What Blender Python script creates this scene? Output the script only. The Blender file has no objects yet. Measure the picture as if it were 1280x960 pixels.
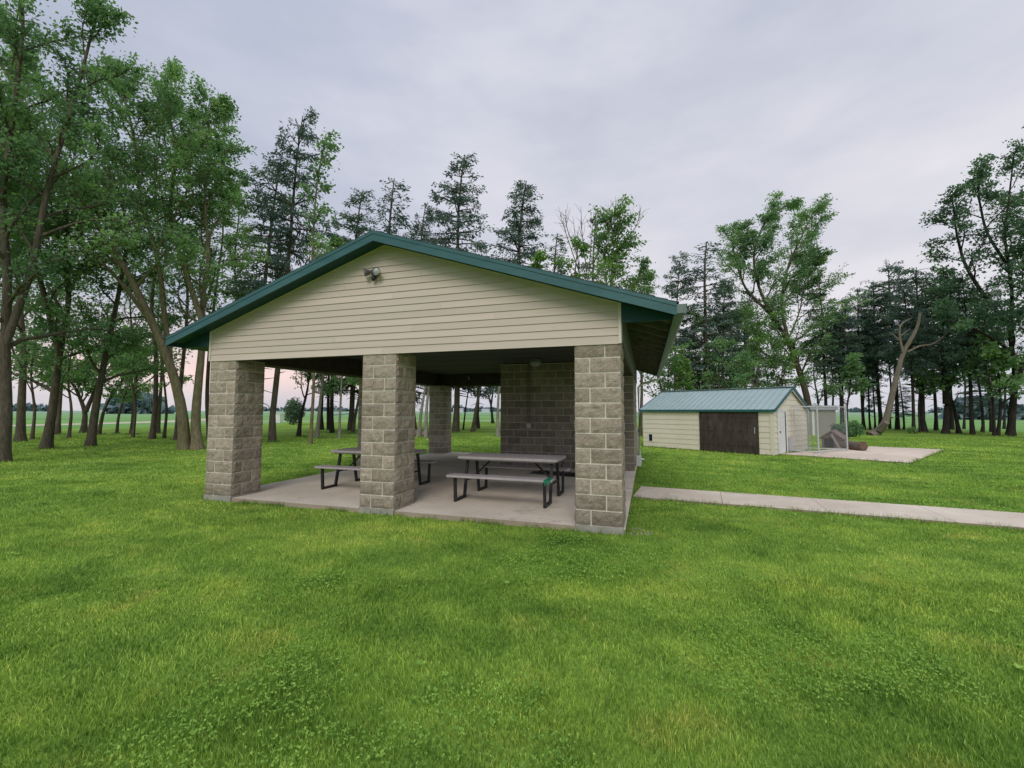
import bpy, math, random
import numpy as np
from mathutils import Vector, Matrix
rng = np.random.default_rng(7)
random.seed(7)
S = bpy.context.scene
COL = S.collection
R_ = math.radians

# ------------------------------------------------------------------ camera
FPX = 538.7
CAM = np.array([7.62, -5.867, 1.602])
YAW, PIT, ROL = -0.3023, 0.0631, 0.002
Fw = np.array([math.sin(YAW)*math.cos(PIT), math.cos(YAW)*math.cos(PIT), math.sin(PIT)])
Rt = np.array([math.cos(YAW), -math.sin(YAW), 0.0]); Up = np.cross(Rt, Fw)
Rt, Up = Rt*math.cos(ROL)+Up*math.sin(ROL), -Rt*math.sin(ROL)+Up*math.cos(ROL)
cd = bpy.data.cameras.new("camera"); co = bpy.data.objects.new("camera", cd); COL.objects.link(co)
M = Matrix(((Rt[0], Up[0], -Fw[0], CAM[0]), (Rt[1], Up[1], -Fw[1], CAM[1]), (Rt[2], Up[2], -Fw[2], CAM[2]), (0, 0, 0, 1)))
co.matrix_world = M
cd.sensor_width = 36; cd.lens = FPX/1280*36; cd.clip_end = 6000; cd.clip_start = 0.05
S.camera = co

def ground(u, v, z=0.0):
    d = Fw*FPX + Rt*(u-640) - Up*(v-480)
    return CAM + d*((z-CAM[2])/d[2])
def atd(u, v, Z):
    return CAM + (Fw*FPX + Rt*(u-640) - Up*(v-480))*(Z/FPX)
def depth(P): return float((np.asarray(P)-CAM) @ Fw)

# ------------------------------------------------------------------ helpers
def tag(o, label=None, cat=None, group=None, kind=None):
    if label: o['label'] = label
    if cat: o['category'] = cat
    if group: o['group'] = group
    if kind: o['kind'] = kind
    return o
def empty(name, loc, rz=0, **k):
    o = bpy.data.objects.new(name, None); COL.objects.link(o)
    o.location = loc; o.rotation_euler = (0, 0, rz); o.empty_display_size = .2
    return tag(o, **k)
def copy_tree(o, parent=None):
    c = o.copy(); COL.objects.link(c)
    if parent is not None: c.parent = parent
    for ch in list(o.children): copy_tree(ch, c)
    return c

class MB:
    """collects vertices, faces and a per-face value; builds ONE mesh object"""
    def __init__(s): s.V = []; s.F = []; s.A = []; s.n = 0
    def add(s, V, F, a=0.5):
        V = np.asarray(V, dtype=np.float64).reshape(-1, 3); F = np.asarray(F, dtype=np.int64)
        s.V.append(V); s.F.append(F+s.n)
        s.A.append(np.full(len(F), a) if np.isscalar(a) else np.asarray(a)); s.n += len(V)
    def box(s, a, b, v=0.5):
        (x0, y0, z0), (x1, y1, z1) = a, b
        V = [(x0,y0,z0),(x1,y0,z0),(x1,y1,z0),(x0,y1,z0),(x0,y0,z1),(x1,y0,z1),(x1,y1,z1),(x0,y1,z1)]
        s.add(V, [(0,3,2,1),(4,5,6,7),(0,1,5,4),(1,2,6,5),(2,3,7,6),(3,0,4,7)], v)
    def hexa(s, P, v=0.5):
        s.add(P, [(0,3,2,1),(4,5,6,7),(0,1,5,4),(1,2,6,5),(2,3,7,6),(3,0,4,7)], v)
    def bar(s, a, b, w, h, up=(0,0,1), v=0.5):
        a = np.array(a, float); b = np.array(b, float); d = b-a; d /= np.linalg.norm(d)
        u = np.array(up, float)
        if abs(d @ u) > .98: u = np.array([1., 0, 0])
        sd = np.cross(d, u); sd /= np.linalg.norm(sd); u = np.cross(sd, d)
        P = [p + sd*sx*w/2 + u*sz*h/2 for p in (a, b) for sx, sz in ((-1,-1),(1,-1),(1,1),(-1,1))]
        P = [P[i] for i in (0,1,2,3,4,5,6,7)]
        s.add(P, [(0,3,2,1),(4,5,6,7),(0,1,5,4),(1,2,6,5),(2,3,7,6),(3,0,4,7)], v)
    def tube(s, pts, rad, n=8, v=0.5, cap=True, wob=0.0):
        P = np.asarray(pts, float); k = len(P); rad = np.broadcast_to(np.asarray(rad, float), (k,))
        T = np.gradient(P, axis=0); T /= np.linalg.norm(T, axis=1)[:, None]+1e-9
        ref = np.array([0, 0, 1.]) if abs(T[:, 2]).mean() < .8 else np.array([1., 0, 0])
        A = np.cross(T, ref); A /= np.linalg.norm(A, axis=1)[:, None]+1e-9; B = np.cross(T, A)
        th = np.arange(n)*2*np.pi/n
        r = np.repeat(rad[:, None], n, 1)
        if wob: r = r*(1+wob*rng.normal(size=(1, n))+wob*.5*rng.normal(size=(k, n)))
        V = P[:, None, :] + (A[:, None, :]*np.cos(th)[None, :, None] + B[:, None, :]*np.sin(th)[None, :, None])*r[:, :, None]
        i = np.arange(k-1)[:, None]*n; j = np.arange(n)[None, :]; j2 = (j+1) % n
        F = np.stack([i+j, i+j2, i+n+j2, i+n+j], -1).reshape(-1, 4)
        s.add(V.reshape(-1, 3), F, v)
        if cap:
            for base, c in ((0, P[0]), ((k-1)*n, P[-1])):
                W = np.vstack([V.reshape(-1, 3)[base:base+n], c])
                s.add(W, [(a, (a+1) % n, n) for a in range(n)], v)
    def lathe(s, prof, c, axis=(0,0,1), n=20, v=.5):
        ax = np.array(axis, float); ax /= np.linalg.norm(ax)
        a = np.cross(ax, (0,0,1) if abs(ax[2]) < .9 else (1,0,0)); a /= np.linalg.norm(a); b = np.cross(ax, a)
        th = np.arange(n)*2*np.pi/n; c = np.array(c, float)
        V = np.array([c+ax*h+(a*math.cos(t)+b*math.sin(t))*r for r, h in prof for t in th])
        k = len(prof)
        F = [(i*n+j, i*n+(j+1) % n, (i+1)*n+(j+1) % n, (i+1)*n+j) for i in range(k-1) for j in range(n)]
        s.add(V, F, v)
    def build(s, name, mat, parent=None, smooth=False, **k):
        V = np.vstack(s.V)
        me = bpy.data.meshes.new(name)
        me.vertices.add(len(V)); me.vertices.foreach_set("co", V.astype(np.float32).ravel())
        loops = np.concatenate([f.ravel() for f in s.F]); tot = np.concatenate([np.full(len(f), f.shape[1]) for f in s.F])
        start = np.concatenate([[0], np.cumsum(tot)[:-1]])
        me.loops.add(len(loops)); me.loops.foreach_set("vertex_index", loops.astype(np.int32))
        me.polygons.add(len(tot)); me.polygons.foreach_set("loop_start", start.astype(np.int32))
        me.polygons.foreach_set("loop_total", tot.astype(np.int32))
        me.polygons.foreach_set("use_smooth", np.full(len(tot), smooth))
        at = me.attributes.new("v", 'FLOAT', 'FACE'); at.data.foreach_set("value", np.concatenate(s.A).astype(np.float32))
        me.update(calc_edges=True)
        me.materials.append(mat)
        o = bpy.data.objects.new(name, me); COL.objects.link(o)
        if parent is not None: o.parent = parent
        return tag(o, **k)

# ------------------------------------------------------------------ materials
def newmat(name):
    m = bpy.data.materials.new(name); m.use_nodes = True; nt = m.node_tree; nt.nodes.clear()
    out = nt.nodes.new("ShaderNodeOutputMaterial"); b = nt.nodes.new("ShaderNodeBsdfPrincipled")
    nt.links.new(b.outputs[0], out.inputs[0]); b.inputs['Specular IOR Level'].default_value = .3
    return m, nt, b, out
def N(nt, t, **k):
    n = nt.nodes.new(t)
    for a, v in k.items():
        if a.startswith('i_'): n.inputs[a[2:].replace('_', ' ')].default_value = v
        else: setattr(n, a, v)
    return n
def coords(nt, scale=(1,1,1), world=True):
    if world: g = N(nt, "ShaderNodeNewGeometry"); src = g.outputs['Position']
    else: g = N(nt, "ShaderNodeTexCoord"); src = g.outputs['Object']
    mp = N(nt, "ShaderNodeMapping"); mp.inputs['Scale'].default_value = scale
    nt.links.new(src, mp.inputs[0]); return mp.outputs[0]
def noise(nt, vec, scale, detail=4, rough=.55):
    n = N(nt, "ShaderNodeTexNoise"); n.inputs['Scale'].default_value = scale; n.inputs['Detail'].default_value = detail
    n.inputs['Roughness'].default_value = rough
    nt.links.new(vec, n.inputs['Vector']); return n.outputs['Fac']
def ramp(nt, fac, stops):
    r = N(nt, "ShaderNodeValToRGB"); e = r.color_ramp.elements
    while len(e) < len(stops): e.new(.5)
    for el, (p, c) in zip(e, stops): el.position = p; el.color = (*c, 1) if len(c) == 3 else c
    nt.links.new(fac, r.inputs[0]); return r.outputs[0]
def mix(nt, fac, a, b, mode='MIX'):
    m = N(nt, "ShaderNodeMix", data_type='RGBA', blend_type=mode)
    for i, v in ((0, fac), (6, a), (7, b)):
        if isinstance(v, (int, float)): m.inputs[i].default_value = v
        elif isinstance(v, tuple): m.inputs[i].default_value = (*v, 1) if len(v) == 3 else v
        else: nt.links.new(v, m.inputs[i])
    return m.outputs[2]
def math_(nt, op, a, b=0.0, c=None):
    m = N(nt, "ShaderNodeMath", operation=op)
    for i, v in enumerate((a, b) if c is None else (a, b, c)):
        if isinstance(v, (int, float)): m.inputs[i].default_value = v
        else: nt.links.new(v, m.inputs[i])
    return m.outputs[0]
def attr(nt): return N(nt, "ShaderNodeAttribute", attribute_name="v").outputs['Fac']
def bump(nt, b, h, strength=.4, dist=.01):
    n = N(nt, "ShaderNodeBump"); n.inputs['Strength'].default_value = strength; n.inputs['Distance'].default_value = dist
    nt.links.new(h, n.inputs['Height']); nt.links.new(n.outputs[0], b.inputs['Normal'])

def mat_simple(name, c1, c2, scale=6, rough=.6, metal=0, bs=.15, bd=.004, usev=.0, world=True, stretch=(1,1,1), dirt=None):
    m, nt, b, o = newmat(name); v = coords(nt, stretch, world)
    f = noise(nt, v, scale, 6, .6)
    f2 = ramp(nt, f, [(.3, c1), (.7, c2)])
    if usev:
        a = attr(nt); f2 = mix(nt, 1.0, f2, ramp(nt, a, [(0, (1-usev,)*3), (1, (1, 1, 1))]), 'MULTIPLY')
    if dirt:
        f3 = noise(nt, v, scale*.25, 5, .65)
        f2 = mix(nt, ramp(nt, f3, [(.52, (0,0,0)), (.75, (.7,.7,.7))]), f2, dirt)
    nt.links.new(f2, b.inputs['Base Color']); b.inputs['Roughness'].default_value = rough; b.inputs['Metallic'].default_value = metal
    bump(nt, b, noise(nt, v, scale*8, 4), bs, bd)
    return m

def block_mat(name, c1, c2, c3):
    m, nt, b, o = newmat(name); v = coords(nt)
    f = noise(nt, v, 9, 8, .7); f2 = noise(nt, v, 60, 4, .7); a = attr(nt)
    base = ramp(nt, f, [(.28, c1), (.52, c2), (.78, c3)])
    base = mix(nt, 1., base, ramp(nt, a, [(0, (.76, .75, .72)), (.35, (.90,.89,.87)), (.7, (1.0,.99,.97)), (1, (1.10, 1.08, 1.04))]), 'MULTIPLY')
    base = mix(nt, .55, base, ramp(nt, f2, [(.3, (.45,.45,.44)), (.6, (1.15,1.15,1.12))]), 'MULTIPLY')
    # damp, darker foot of the wall
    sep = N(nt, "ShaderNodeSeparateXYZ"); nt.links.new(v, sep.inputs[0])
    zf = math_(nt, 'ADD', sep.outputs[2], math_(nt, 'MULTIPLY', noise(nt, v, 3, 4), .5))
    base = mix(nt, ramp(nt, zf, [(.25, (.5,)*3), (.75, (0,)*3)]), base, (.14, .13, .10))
    nt.links.new(base, b.inputs['Base Color']); b.inputs['Roughness'].default_value = .95; b.inputs['Specular IOR Level'].default_value = .1
    bump(nt, b, math_(nt, 'ADD', f2, math_(nt, 'MULTIPLY', noise(nt, v, 24, 6, .75), 2)), 1.0, .012)
    return m
M_block = block_mat("split_face_block", (.30,.25,.20), (.475,.405,.335), (.61,.535,.45))
M_block2 = block_mat("wall_block_shaded", (.23,.195,.165), (.33,.28,.24), (.41,.355,.305))  # darker copy of the block, the room walls' shade put into its colour
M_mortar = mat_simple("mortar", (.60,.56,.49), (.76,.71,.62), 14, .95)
M_mortar2 = mat_simple("mortar_shaded", (.48,.44,.38), (.60,.56,.49), 14, .95)  # same for the mortar: darker copy with the shade in its colour
M_plinth = mat_simple("plinth_concrete", (.27,.26,.22), (.38,.36,.32), 8, .95, dirt=(.14,.15,.09))
def concrete(name, c1, c2, edge=(.2,.14,.09)):
    m, nt, b, o = newmat(name); v = coords(nt)
    f = noise(nt, v, 1.3, 8, .62); f2 = noise(nt, v, 40, 5, .7); f3 = noise(nt, v, .45, 4, .5)
    c = ramp(nt, f, [(.3, c1), (.68, c2)])
    c = mix(nt, .5, c, ramp(nt, f2, [(.3, (.82,)*3), (.7, (1.08,)*3)]), 'MULTIPLY')
    c = mix(nt, .8, c, ramp(nt, f3, [(.35, (.82,.80,.78)), (.6, (1.03,)*3)]), 'MULTIPLY')
    g = N(nt, "ShaderNodeNewGeometry"); sp = N(nt, "ShaderNodeSeparateXYZ"); nt.links.new(g.outputs['True Normal'], sp.inputs[0])
    st = noise(nt, v, .9, 7, .75); c = mix(nt, ramp(nt, st, [(.55, (0,)*3), (.63, (.42,)*3), (.7, (.1,)*3)]), c, (.25,.215,.17))
    st2 = noise(nt, v, 3.2, 6, .8); c = mix(nt, ramp(nt, st2, [(.60, (0,)*3), (.68, (.5,)*3)]), c, (.30,.25,.19))
    c = mix(nt, ramp(nt, math_(nt, 'ABSOLUTE', sp.outputs[2]), [(.4, (.65,)*3), (.6, (0,)*3)]), c, edge)
    nt.links.new(c, b.inputs['Base Color']); b.inputs['Roughness'].default_value = .9; b.inputs['Specular IOR Level'].default_value = .2
    bump(nt, b, f2, .25, .004); return m
M_conc = concrete("slab_concrete", (.60,.525,.43), (.75,.665,.56))
M_walk = concrete("walk_concrete", (.55,.475,.385), (.68,.60,.495))
M_pad = concrete("pad_concrete", (.59,.49,.40), (.69,.59,.485))
M_siding = mat_simple("vinyl_siding", (.60,.51,.43), (.67,.575,.485), 2.0, .55, bs=.05, stretch=(.3,.3,6), dirt=(.53,.45,.375), usev=.13)
M_trim = mat_simple("siding_trim", (.64,.57,.49), (.70,.63,.545), 3, .5, bs=.03)
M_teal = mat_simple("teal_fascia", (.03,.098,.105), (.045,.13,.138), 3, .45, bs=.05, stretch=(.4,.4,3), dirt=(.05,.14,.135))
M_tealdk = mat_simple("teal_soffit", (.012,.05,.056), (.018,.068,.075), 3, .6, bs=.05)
M_tealroof = mat_simple("teal_metal_roof", (.25,.335,.33), (.30,.39,.385), 2.5, .4, bs=.02, dirt=(.27,.36,.36))
M_tealedge = mat_simple("teal_metal_trim", (.015,.09,.10), (.025,.12,.125), 3, .4, bs=.02)
M_shingle = mat_simple("roof_shingle", (.035,.05,.05), (.07,.09,.09), 30, .95, bs=.5)
M_ceil = mat_simple("ceiling_boards", (.075,.075,.082), (.12,.12,.13), 5, .8, usev=.35, stretch=(.4, 4, 4))
M_wood = mat_simple("rafter_wood", (.12,.11,.11), (.20,.18,.17), 8, .8)
M_header = mat_simple("header_wood", (.045,.038,.034), (.08,.065,.055), 6, .85)
M_return = mat_simple("header_cladding", (.11,.115,.11), (.16,.165,.155), 4, .6)
M_gutter = mat_simple("gutter_paint", (.11,.165,.145), (.15,.205,.18), 4, .4, bs=.03)
M_white = mat_simple("white_paint", (.62,.62,.60), (.72,.72,.70), 5, .5, bs=.03)
M_tablegrey = mat_simple("table_plastic", (.36,.33,.33), (.46,.42,.42), 12, .5, bs=.2)
M_black = mat_simple("black_steel", (.018,.018,.02), (.03,.03,.033), 10, .45)
M_green = mat_simple("green_tape", (.01,.16,.09), (.02,.24,.13), 10, .5)
M_shed = mat_simple("cream_steel_siding", (.67,.605,.49), (.74,.675,.56), 1.5, .5, bs=.02, dirt=(.59,.53,.43))
M_shedline = mat_simple("siding_groove", (.30,.28,.20), (.34,.32,.23), 3, .6)
M_brown = mat_simple("brown_door", (.035,.027,.022), (.07,.052,.043), 4, .75, dirt=(.10,.085,.075), stretch=(2,2,.7))
M_dark = mat_simple("dark_void", (.01,.01,.01), (.014,.014,.014), 4, .9)
M_galv = mat_simple("galvanised_steel", (.42,.43,.44), (.55,.56,.57), 10, .45, metal=.3)
M_wire = mat_simple("chain_wire", (.30,.31,.31), (.38,.39,.39), 10, .5)
M_greysheds = mat_simple("grey_tan_siding", (.27,.25,.225), (.32,.30,.27), 2, .7)
M_greyroof = mat_simple("grey_metal_roof", (.26,.27,.28), (.34,.35,.36), 2, .5)
M_dog = mat_simple("weathered_red_boards", (.13,.085,.075), (.20,.14,.125), 8, .8)
M_log = mat_simple("log_bark", (.09,.07,.055), (.22,.18,.15), 14, .95, bs=.8, bd=.02)
M_logend = mat_simple("log_end", (.07,.045,.03), (.20,.14,.09), 20, .9)
M_gravel = mat_simple("pebble", (.35,.31,.24), (.55,.50,.42), 20, .9, usev=.4)
M_lens = mat_simple("lamp_lens", (.30,.34,.33), (.55,.58,.56), 25, .15)
M_bronze = mat_simple("lamp_grey_metal", (.13,.12,.13), (.2,.19,.2), 10, .4, metal=.4)
M_farwood = mat_simple("far_trees_hazed", (.10,.16,.17), (.16,.22,.23), .05, 1)  # bluish tone is distance haze put into the foliage colour
M_farhouse = mat_simple("far_wall", (.5,.53,.56), (.55,.58,.6), .5, .9)
M_blue = mat_simple("blue_paint", (.10,.18,.35), (.14,.22,.40), 3, .5)
M_stone = mat_simple("field_stone", (.22,.14,.12), (.40,.30,.27), 12, .95, usev=.5)

def bark_mat(name, c1, c2, c3):
    m, nt, b, o = newmat(name); v = coords(nt, (1,1,.25))
    f = noise(nt, v, 16, 8, .7); g = noise(nt, coords(nt), 1.2, 4)
    c = ramp(nt, f, [(.3, c1), (.55, c2), (.8, c3)])
    c = mix(nt, .7, c, ramp(nt, g, [(.3, (.7,.75,.65)), (.7, (1.15,1.1,1.05))]), 'MULTIPLY')
    nt.links.new(c, b.inputs['Base Color']); b.inputs['Roughness'].default_value = .95; b.inputs['Specular IOR Level'].default_value = .1
    bump(nt, b, f, 1., .03); return m
B_grey = bark_mat("bark_grey_brown", (.055,.045,.035), (.12,.10,.078), (.20,.17,.135))
B_olive = bark_mat("bark_olive", (.10,.085,.05), (.20,.175,.11), (.29,.26,.175))
B_dark = bark_mat("bark_dark", (.022,.019,.018), (.045,.039,.036), (.08,.07,.066))
B_pale = bark_mat("bark_pale", (.16,.145,.125), (.30,.28,.25), (.46,.44,.41))
B_dead = bark_mat("bark_dead", (.10,.085,.07), (.20,.17,.14), (.31,.27,.235))

def leaf_mat(name, lo, mid, hi, trans=.45, sc=.5):
    m, nt, b, o = newmat(name)
    a = attr(nt); v = coords(nt)
    n = noise(nt, v, sc, 3, .5)
    k = math_(nt, 'ADD', math_(nt, 'MULTIPLY', a, .55), math_(nt, 'MULTIPLY', n, .75))
    c = ramp(nt, k, [(.32, lo), (.62, mid), (.9, hi)])
    nt.links.new(c, b.inputs['Base Color']); b.inputs['Roughness'].default_value = .65; b.inputs['Specular IOR Level'].default_value = .15
    t = N(nt, "ShaderNodeBsdfTranslucent"); nt.links.new(mix(nt, 1., c, (1.25,1.5,.7), 'MULTIPLY'), t.inputs[0])
    ms = N(nt, "ShaderNodeMixShader"); ms.inputs[0].default_value = trans
    nt.links.new(b.outputs[0], ms.inputs[1]); nt.links.new(t.outputs[0], ms.inputs[2]); nt.links.new(ms.outputs[0], o.inputs[0])
    return m
L_maple = leaf_mat("leaf_maple", (.08,.15,.09), (.175,.29,.145), (.32,.46,.21))
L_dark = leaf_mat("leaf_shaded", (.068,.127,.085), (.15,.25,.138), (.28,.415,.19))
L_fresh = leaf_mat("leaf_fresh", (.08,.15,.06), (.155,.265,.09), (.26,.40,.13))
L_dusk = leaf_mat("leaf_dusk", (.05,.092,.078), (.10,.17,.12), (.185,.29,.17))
L_spruce = leaf_mat("needles_blue_green", (.06,.094,.094), (.105,.158,.148), (.17,.24,.20), .25)
L_pinegrn = leaf_mat("needles_green", (.05,.085,.068), (.09,.15,.11), (.165,.24,.15), .25)

# lawn: the same colour field on the soil and on every blade
def lawn_color(nt, blades=False):
    v = coords(nt)
    n1 = noise(nt, v, .35, 4, .55); n2 = noise(nt, v, 2.2, 4, .6); n3 = noise(nt, coords(nt, (1., 3.5, 1)), .55, 3, .5)
    k = math_(nt, 'ADD', math_(nt, 'MULTIPLY', n1, .45), math_(nt, 'ADD', math_(nt, 'MULTIPLY', n2, .3), math_(nt, 'MULTIPLY', n3, .25)))
    c = ramp(nt, k, [(.34, (.085,.18,.034)), (.45, (.175,.305,.052)), (.55, (.265,.41,.072)), (.67, (.41,.51,.10))])
    dry = noise(nt, v, 1.1, 5, .7)
    c = mix(nt, ramp(nt, dry, [(.58, (0,)*3), (.76, (.6,)*3)]), c, (.40,.37,.10))
    return c, v
def lawn_mat():
    m, nt, b, o = newmat("lawn"); c, v = lawn_color(nt)
    fine = noise(nt, v, 26, 6, .75)
    c = mix(nt, 1., c, ramp(nt, fine, [(.3, (.45,.48,.4)), (.7, (1.1,1.1,1.05))]), 'MULTIPLY')
    nt.links.new(c, b.inputs['Base Color']); b.inputs['Roughness'].default_value = .95; b.inputs['Specular IOR Level'].default_value = .05
    bump(nt, b, fine, .8, .03); return m
def blade_mat():
    m, nt, b, o = newmat("grass_blade"); c, v = lawn_color(nt); a = attr(nt)
    c = mix(nt, 1., c, ramp(nt, a, [(0, (.25,.34,.28)), (.40, (.9,.98,.8)), (.80, (1.9,1.7,1.6)), (.88, (2.2,1.8,2.0)), (1., (3.0,2.0,3.2))]), 'MULTIPLY')
    nt.links.new(c, b.inputs['Base Color']); b.inputs['Roughness'].default_value = .5; b.inputs['Specular IOR Level'].default_value = .25
    t = N(nt, "ShaderNodeBsdfTranslucent"); nt.links.new(c, t.inputs[0])
    ms = N(nt, "ShaderNodeMixShader"); ms.inputs[0].default_value = .3
    nt.links.new(b.outputs[0], ms.inputs[1]); nt.links.new(t.outputs[0], ms.inputs[2]); nt.links.new(ms.outputs[0], o.inputs[0]); return m
M_lawn, M_blade = lawn_mat(), blade_mat()
L_clover = leaf_mat("clover_leaf", (.12,.24,.04), (.23,.40,.07), (.40,.56,.12), .35, 2)
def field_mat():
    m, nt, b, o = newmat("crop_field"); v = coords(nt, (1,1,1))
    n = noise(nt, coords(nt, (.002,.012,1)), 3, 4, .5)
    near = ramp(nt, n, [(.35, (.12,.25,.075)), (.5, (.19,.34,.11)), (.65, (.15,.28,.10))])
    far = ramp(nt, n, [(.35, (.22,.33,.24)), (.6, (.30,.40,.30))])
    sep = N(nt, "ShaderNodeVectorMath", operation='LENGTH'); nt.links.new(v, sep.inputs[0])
    c = mix(nt, ramp(nt, math_(nt, 'MULTIPLY', sep.outputs['Value'], .001), [(.06, (0,)*3), (.45, (.85,)*3), (1., (1,)*3)]), near, far)  # paler and bluer with distance: haze mixed into the field colour
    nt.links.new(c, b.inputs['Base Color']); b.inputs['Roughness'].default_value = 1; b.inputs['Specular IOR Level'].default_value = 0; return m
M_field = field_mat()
M_road = mat_simple("gravel_road", (.42,.36,.28), (.54,.47,.38), .6, .95)

# ------------------------------------------------------------------ world and sun
w = bpy.data.worlds.new("World"); S.world = w; w.use_nodes = True; nt = w.node_tree; nt.nodes.clear()
SUN_EL, SUN_AZ = R_(38), R_(172)       # azimuth measured clockwise from +Y
out = N(nt, "ShaderNodeOutputWorld"); bg = N(nt, "ShaderNodeBackground"); bg2 = N(nt, "ShaderNodeBackground")
sky = N(nt, "ShaderNodeTexSky", sky_type='NISHITA'); sky.sun_disc = False; sky.sun_elevation = SUN_EL; sky.sun_rotation = SUN_AZ
nt.links.new(sky.outputs[0], bg.inputs[0]); bg.inputs[1].default_value = .06
tc = N(nt, "ShaderNodeTexCoord"); sp = N(nt, "ShaderNodeSeparateXYZ"); nt.links.new(tc.outputs['Generated'], sp.inputs[0])
mp = N(nt, "ShaderNodeMapping"); mp.inputs['Scale'].default_value = (1,1,2.6); nt.links.new(tc.outputs['Generated'], mp.inputs[0])
c1 = noise(nt, mp.outputs[0], 1.6, 5, .5); c2 = noise(nt, mp.outputs[0], 5, 6, .55)
k = math_(nt, 'ADD', math_(nt, 'MULTIPLY', c1, .75), math_(nt, 'MULTIPLY', c2, .25))
cloud = ramp(nt, k, [(.36, (.395,.42,.485)), (.48, (.46,.475,.53)), (.58, (.53,.53,.575)), (.70, (.60,.59,.615))])
# the overcast dome is brighter overhead than at the horizon, as a real one is
zen = ramp(nt, sp.outputs[2], [(.0, (1.10,1.06,1.02)), (.12, (1.12,1.08,1.04)), (.35, (.98,.98,1.0)), (.72, (.93,.95,1.0)), (.82, (1.6,1.6,1.6)), (1., (3.0,3.0,3.0))])
cloud = mix(nt, 1., cloud, zen, 'MULTIPLY')
db = N(nt, "ShaderNodeVectorMath", operation='DOT_PRODUCT'); nt.links.new(tc.outputs['Generated'], db.inputs[0])
bdir = atd(900, 60, 1.0)-CAM; bdir /= np.linalg.norm(bdir); db.inputs[1].default_value = tuple(bdir)
cloud = mix(nt, 1., cloud, ramp(nt, db.outputs['Value'], [(.45, (.80,.84,.90)), (.78, (.94,.96,.99)), (1., (1.09,1.07,1.05))]), 'MULTIPLY')
# a pink break in the cloud low in the west
dt = N(nt, "ShaderNodeVectorMath", operation='DOT_PRODUCT'); nt.links.new(tc.outputs['Generated'], dt.inputs[0])
gd = atd(285, 485, 1.0)-CAM; gd /= np.linalg.norm(gd); dt.inputs[1].default_value = tuple(gd)
glow = math_(nt, 'MULTIPLY', ramp(nt, dt.outputs['Value'], [(.90, (0,)*3), (1., (.6,)*3)]), ramp(nt, sp.outputs[2], [(.02, (.25,)*3), (.07, (1.,)*3), (.20, (0,)*3)]))
cloud = mix(nt, glow, cloud, (.98,.66,.55))
nt.links.new(cloud, bg2.inputs[0]); bg2.inputs[1].default_value = 1.40
ad = N(nt, "ShaderNodeMixShader"); ad.inputs[0].default_value = .93
nt.links.new(bg.outputs[0], ad.inputs[1]); nt.links.new(bg2.outputs[0], ad.inputs[2]); nt.links.new(ad.outputs[0], out.inputs[0])
sd = bpy.data.lights.new("sun", 'SUN'); sd.energy = 1.5; sd.angle = R_(30); sd.color = (1, .94, .86)
so = bpy.data.objects.new("sun", sd); COL.objects.link(so)
dirv = Vector((math.sin(SUN_AZ)*math.cos(SUN_EL), math.cos(SUN_AZ)*math.cos(SUN_EL), math.sin(SUN_EL)))
so.rotation_euler = dirv.to_track_quat('Z', 'Y').to_euler(); so.location = (0, -20, 30)
S.cycles.diffuse_bounces = 7; S.cycles.max_bounces = 12; S.cycles.transparent_max_bounces = 8
S.view_settings.view_transform = 'Standard'; S.view_settings.look = 'None'; S.view_settings.exposure = 0

# ------------------------------------------------------------------ ground
def sheet(name, pts, z, mat, **k):
    mb = MB(); mb.add([(x, y, z) for x, y in pts], [tuple(range(len(pts)))]); return mb.build(name, mat, **k)
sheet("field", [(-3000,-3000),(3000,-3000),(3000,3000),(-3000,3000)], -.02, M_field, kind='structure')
# mown lawn: everything nearer than the tree belt
def gpt(u, v): p = ground(u, v); return (p[0], p[1])
lawn_edge = [(-40,-60), (-42,10), (-38,28), (-36,45), (-14,56), (5,60), (18,52), (30,46), (40,38), (60,30), (70,10), (70,-60)]
sheet("lawn", lawn_edge[::-1], 0, M_lawn, kind='structure')
def ribbon(name, pts, wd, z, mat, **k):
    P = np.array(pts, float); T = np.gradient(P, axis=0); T /= np.linalg.norm(T, axis=1)[:, None]; Nn = np.stack([-T[:,1], T[:,0]], 1)
    V = np.vstack([np.c_[P+Nn*wd/2, np.full(len(P), z)], np.c_[P-Nn*wd/2, np.full(len(P), z)]]); n = len(P)
    mb = MB(); mb.add(V, [(i, n+i, n+i+1, i+1) for i in range(n-1)]); return mb.build(name, mat, **k)
ribbon("gravel_road", [(-53,-60), (-54,0), (-56,21), (-58,35), (-66,50), (-80,66), (-106,88), (-170,140)], 6.0, -.012, M_road, kind='structure')
ribbon("gravel_lane", [(-58,36), (-46,46), (-30,58), (-10,72)], 3.0, -.008, M_road, kind='structure')

SLAB = .07
W, H, D, CW, PL = 7.30, 2.53, 8.97, .61, .09
mb = MB(); mb.box((.015, .015, -.05), (W+.03, D+.1, SLAB)); mb.build("concrete_slab", M_conc, kind='structure')
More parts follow.
